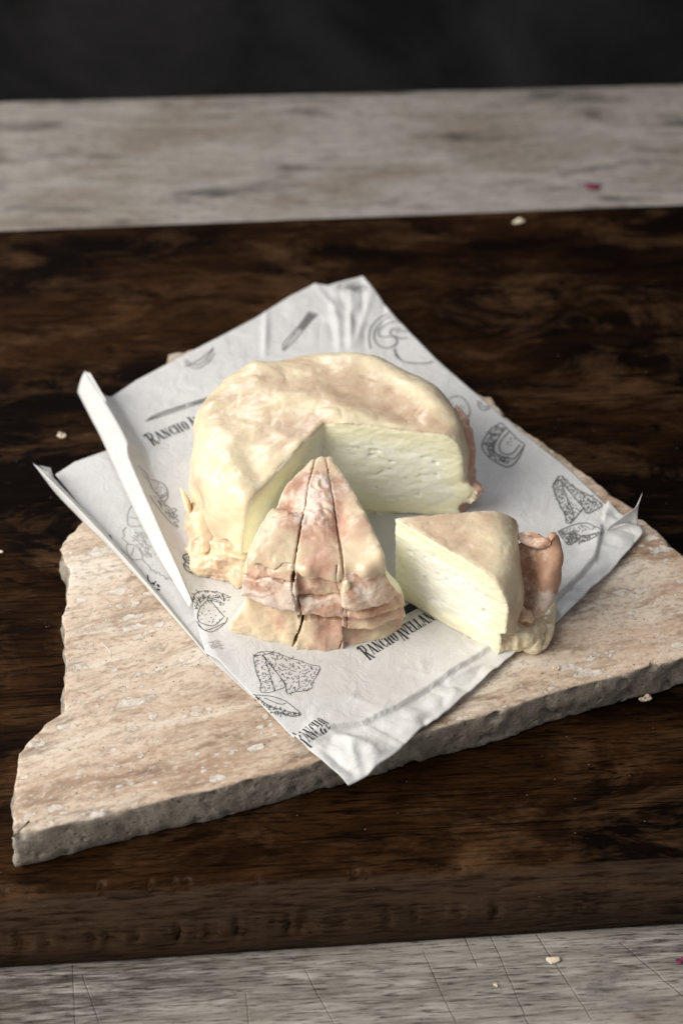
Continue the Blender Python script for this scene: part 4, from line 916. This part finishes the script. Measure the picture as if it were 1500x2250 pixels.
def trough(root, name, path, prof, wdir, wsc, thick, mat, pink, bloom, seed):
    """a strip of rind with a rolled rim: the open profile prof (across, forward) is carried along path"""
    nu, nv = 70, 26
    p = resample([P(*q) for q in path], nu); T = np.gradient(p, axis=0); T /= np.linalg.norm(T, axis=1)[:, None]
    wd = np.tile(np.array(wdir, float), (nu, 1)); W = wd-(wd*T).sum(1)[:, None]*T; W /= np.linalg.norm(W, axis=1)[:, None]; B = np.cross(W, T)
    B = np.where((B[:, 1] > 0)[:, None], -B, B)
    q = resample(prof, nv); tq = np.gradient(q, axis=0); tq /= np.linalg.norm(tq, axis=1)[:, None]; nq = np.stack([-tq[:, 1], tq[:, 0]], 1)
    th = thick*np.sqrt(np.clip(1-np.abs(np.linspace(-1, 1, nv))**6, .02, 1))
    loop = np.vstack([q+nq*th[:, None], (q-nq*th[:, None])[::-1]]); m = len(loop)
    s_ = np.linspace(0, 1, nu); sc = np.interp(s_, np.linspace(0, 1, len(wsc)), wsc); e = np.minimum(s_, 1-s_)*2
    cap = np.sqrt(np.clip(1-(1-np.clip(e/.14, 0, 1))**2, .003, 1))
    V = (p[:, None]+W[:, None]*(loop[None, :, 0]*(sc*(.55+.45*cap))[:, None])[:, :, None]+B[:, None]*(loop[None, :, 1]*(sc*cap)[:, None])[:, :, None]).reshape(-1, 3)
    V = V+.07*np.stack([fbm(V, 1.1, 2, seed), fbm(V, 1.1, 2, seed+1), fbm(V, 1.1, 2, seed+2)], 1)+.02*np.stack([fbm(V, 3.5, 2, seed+4), fbm(V, 3.5, 2, seed+5), fbm(V, 3.5, 2, seed+6)], 1)
    i_ = np.arange(nu-1)[:, None]; j_ = np.arange(m)[None, :]; j2 = (j_+1) % m
    F = [tuple(f) for f in np.stack([i_*m+j_, i_*m+j2, (i_+1)*m+j2, (i_+1)*m+j_], 2).reshape(-1, 4)]+[tuple(range(m))[::-1], tuple((nu-1)*m+k for k in range(m))]
    V[:, 2] = np.maximum(V[:, 2], 5.08)
    return mesh_obj(name, V, F, mat, root, {'pink': np.clip(pink+.3*fbm(V, .9, 2, seed+9), 0, 1), 'bloom': np.clip(bloom+.35*fbm(V, .8, 2, seed+8), 0, 1)})
trough(rw, 'rind_curl', [(1166, 1200, 8.5), (1177, 1182, 8.6), (1183, 1196, 8.35), (1181, 1232, 7.85), (1171, 1282, 7.15), (1158, 1328, 6.5), (1142, 1372, 5.95)],
       [(-1.0, .05), (-.65, -.12), (-.25, -.12), (.10, .05), (.35, .30), (.62, .42), (.86, .30), (.90, .02), (.70, -.15)], (1, -.25, .12), [.55, .8, .98, 1.0, .92, .72, .4], .13, M_RINDB, .85, .50, 401)['label'] = 'curled pinkish brown strip of rind'
fold(rw, 'rind_fold', [(1112, 1312, 7.1), (1132, 1340, 6.6), (1150, 1362, 6.25), (1160, 1380, 5.9)], [.2, .38, .42, .2], [.1, .16, .18, .1], (.6, -.35, .8), M_RINDP, .45, .4, seed=403, noise=.13, nf=2.2, sq=3)
fold(rw, 'rind_foot', [(1150, 1424, 5.14), (1172, 1420, 5.16), (1190, 1395, 5.22), (1204, 1345, 5.3), (1206, 1315, 5.35)], [.3, .42, .4, .3, .2], [.09, .13, .15, .15, .1], (.6, -.5, .2), M_RINDY, .2, .1, seed=405, noise=.05, nf=1.8, sq=3)

# ------------------------------------------------------------------ small things lying about
def crumb(name, px, py, z, r, mat, label, cat, seed, flat=.6):
    nu_, nv_ = 10, 7; V = []; c = P(px, py, z)
    for i in range(nu_):
        for j in range(nv_):
            a = 2*math.pi*i/nu_; b = math.pi*j/(nv_-1)
            V.append((math.cos(a)*math.sin(b), math.sin(a)*math.sin(b), flat*(1+math.cos(b))))
    V = np.array(V)*r; V = V*(1+.6*vn(V/r, 1.3, seed))[:, None]*np.array([1.25, .8, 1]); V = V+np.array([c[0], c[1], z+.004])
    tag(mesh_obj(name, V, grid_faces(nu_, nv_, True), mat, smooth=False, loc=(c[0], c[1], z)), label, cat)
crumb('cheese_crumb', 137, 961, 3.05, .16, M_CRUMB, 'small pale cheese crumb on dark board left of the paper', 'crumb', 1)
crumb('cheese_crumb', 1136, 490, 3.05, .26, M_CRUMB, 'pale crumb near the far edge of the dark board', 'crumb', 2, .45)
crumb('cheese_crumb', 1414, 1540, 3.05, .21, M_CRUMB, 'cream crumb on dark board below the right end of the slab', 'crumb', 3)
crumb('cheese_crumb', 1220, 1470, 5.0, .11, M_CRUMB, 'tiny white crumb on the stone slab right of the paper corner', 'crumb', 4)
crumb('cheese_crumb', 1213, 2112, 0, .17, M_CRUMB, 'pale crumb on the grey table in front of the board', 'crumb', 5, .35)
crumb('cheese_crumb', 1088, 2165, 0, .09, M_CRUMB, 'tiny pale crumb on grey table left of the larger crumb', 'crumb', 6, .35)
crumb('cheese_crumb', 3, 1213, 3.05, .10, M_CRUMB, 'tiny crumb on dark board at the left picture edge', 'crumb', 7, .4)
crumb('dried_petal', 1300, 412, 0, .42, M_PETAL, 'small dark magenta petal on the pale table behind the board', 'petal', 8, .2)
crumb('dried_petal', 1496, 2112, 0, .16, M_PETAL, 'small magenta petal on grey table at lower right picture edge', 'petal', 9, .2)
th = [P(x, y, 5.01) for x, y in ((218, 1408), (232, 1420), (243, 1432), (246, 1448))]
V, F = sweep(th, .012, .012, (0, 0, 1), nu=24, nv=6, noise=0, taper=.02, sq=2)
V[:, 2] = 5.012+.006*np.sin(np.arange(len(V)))
tag(mesh_obj('thread', V, F, M_THREAD, loc=th[0]), 'fine pale thread curled on the left part of the slab', 'thread')
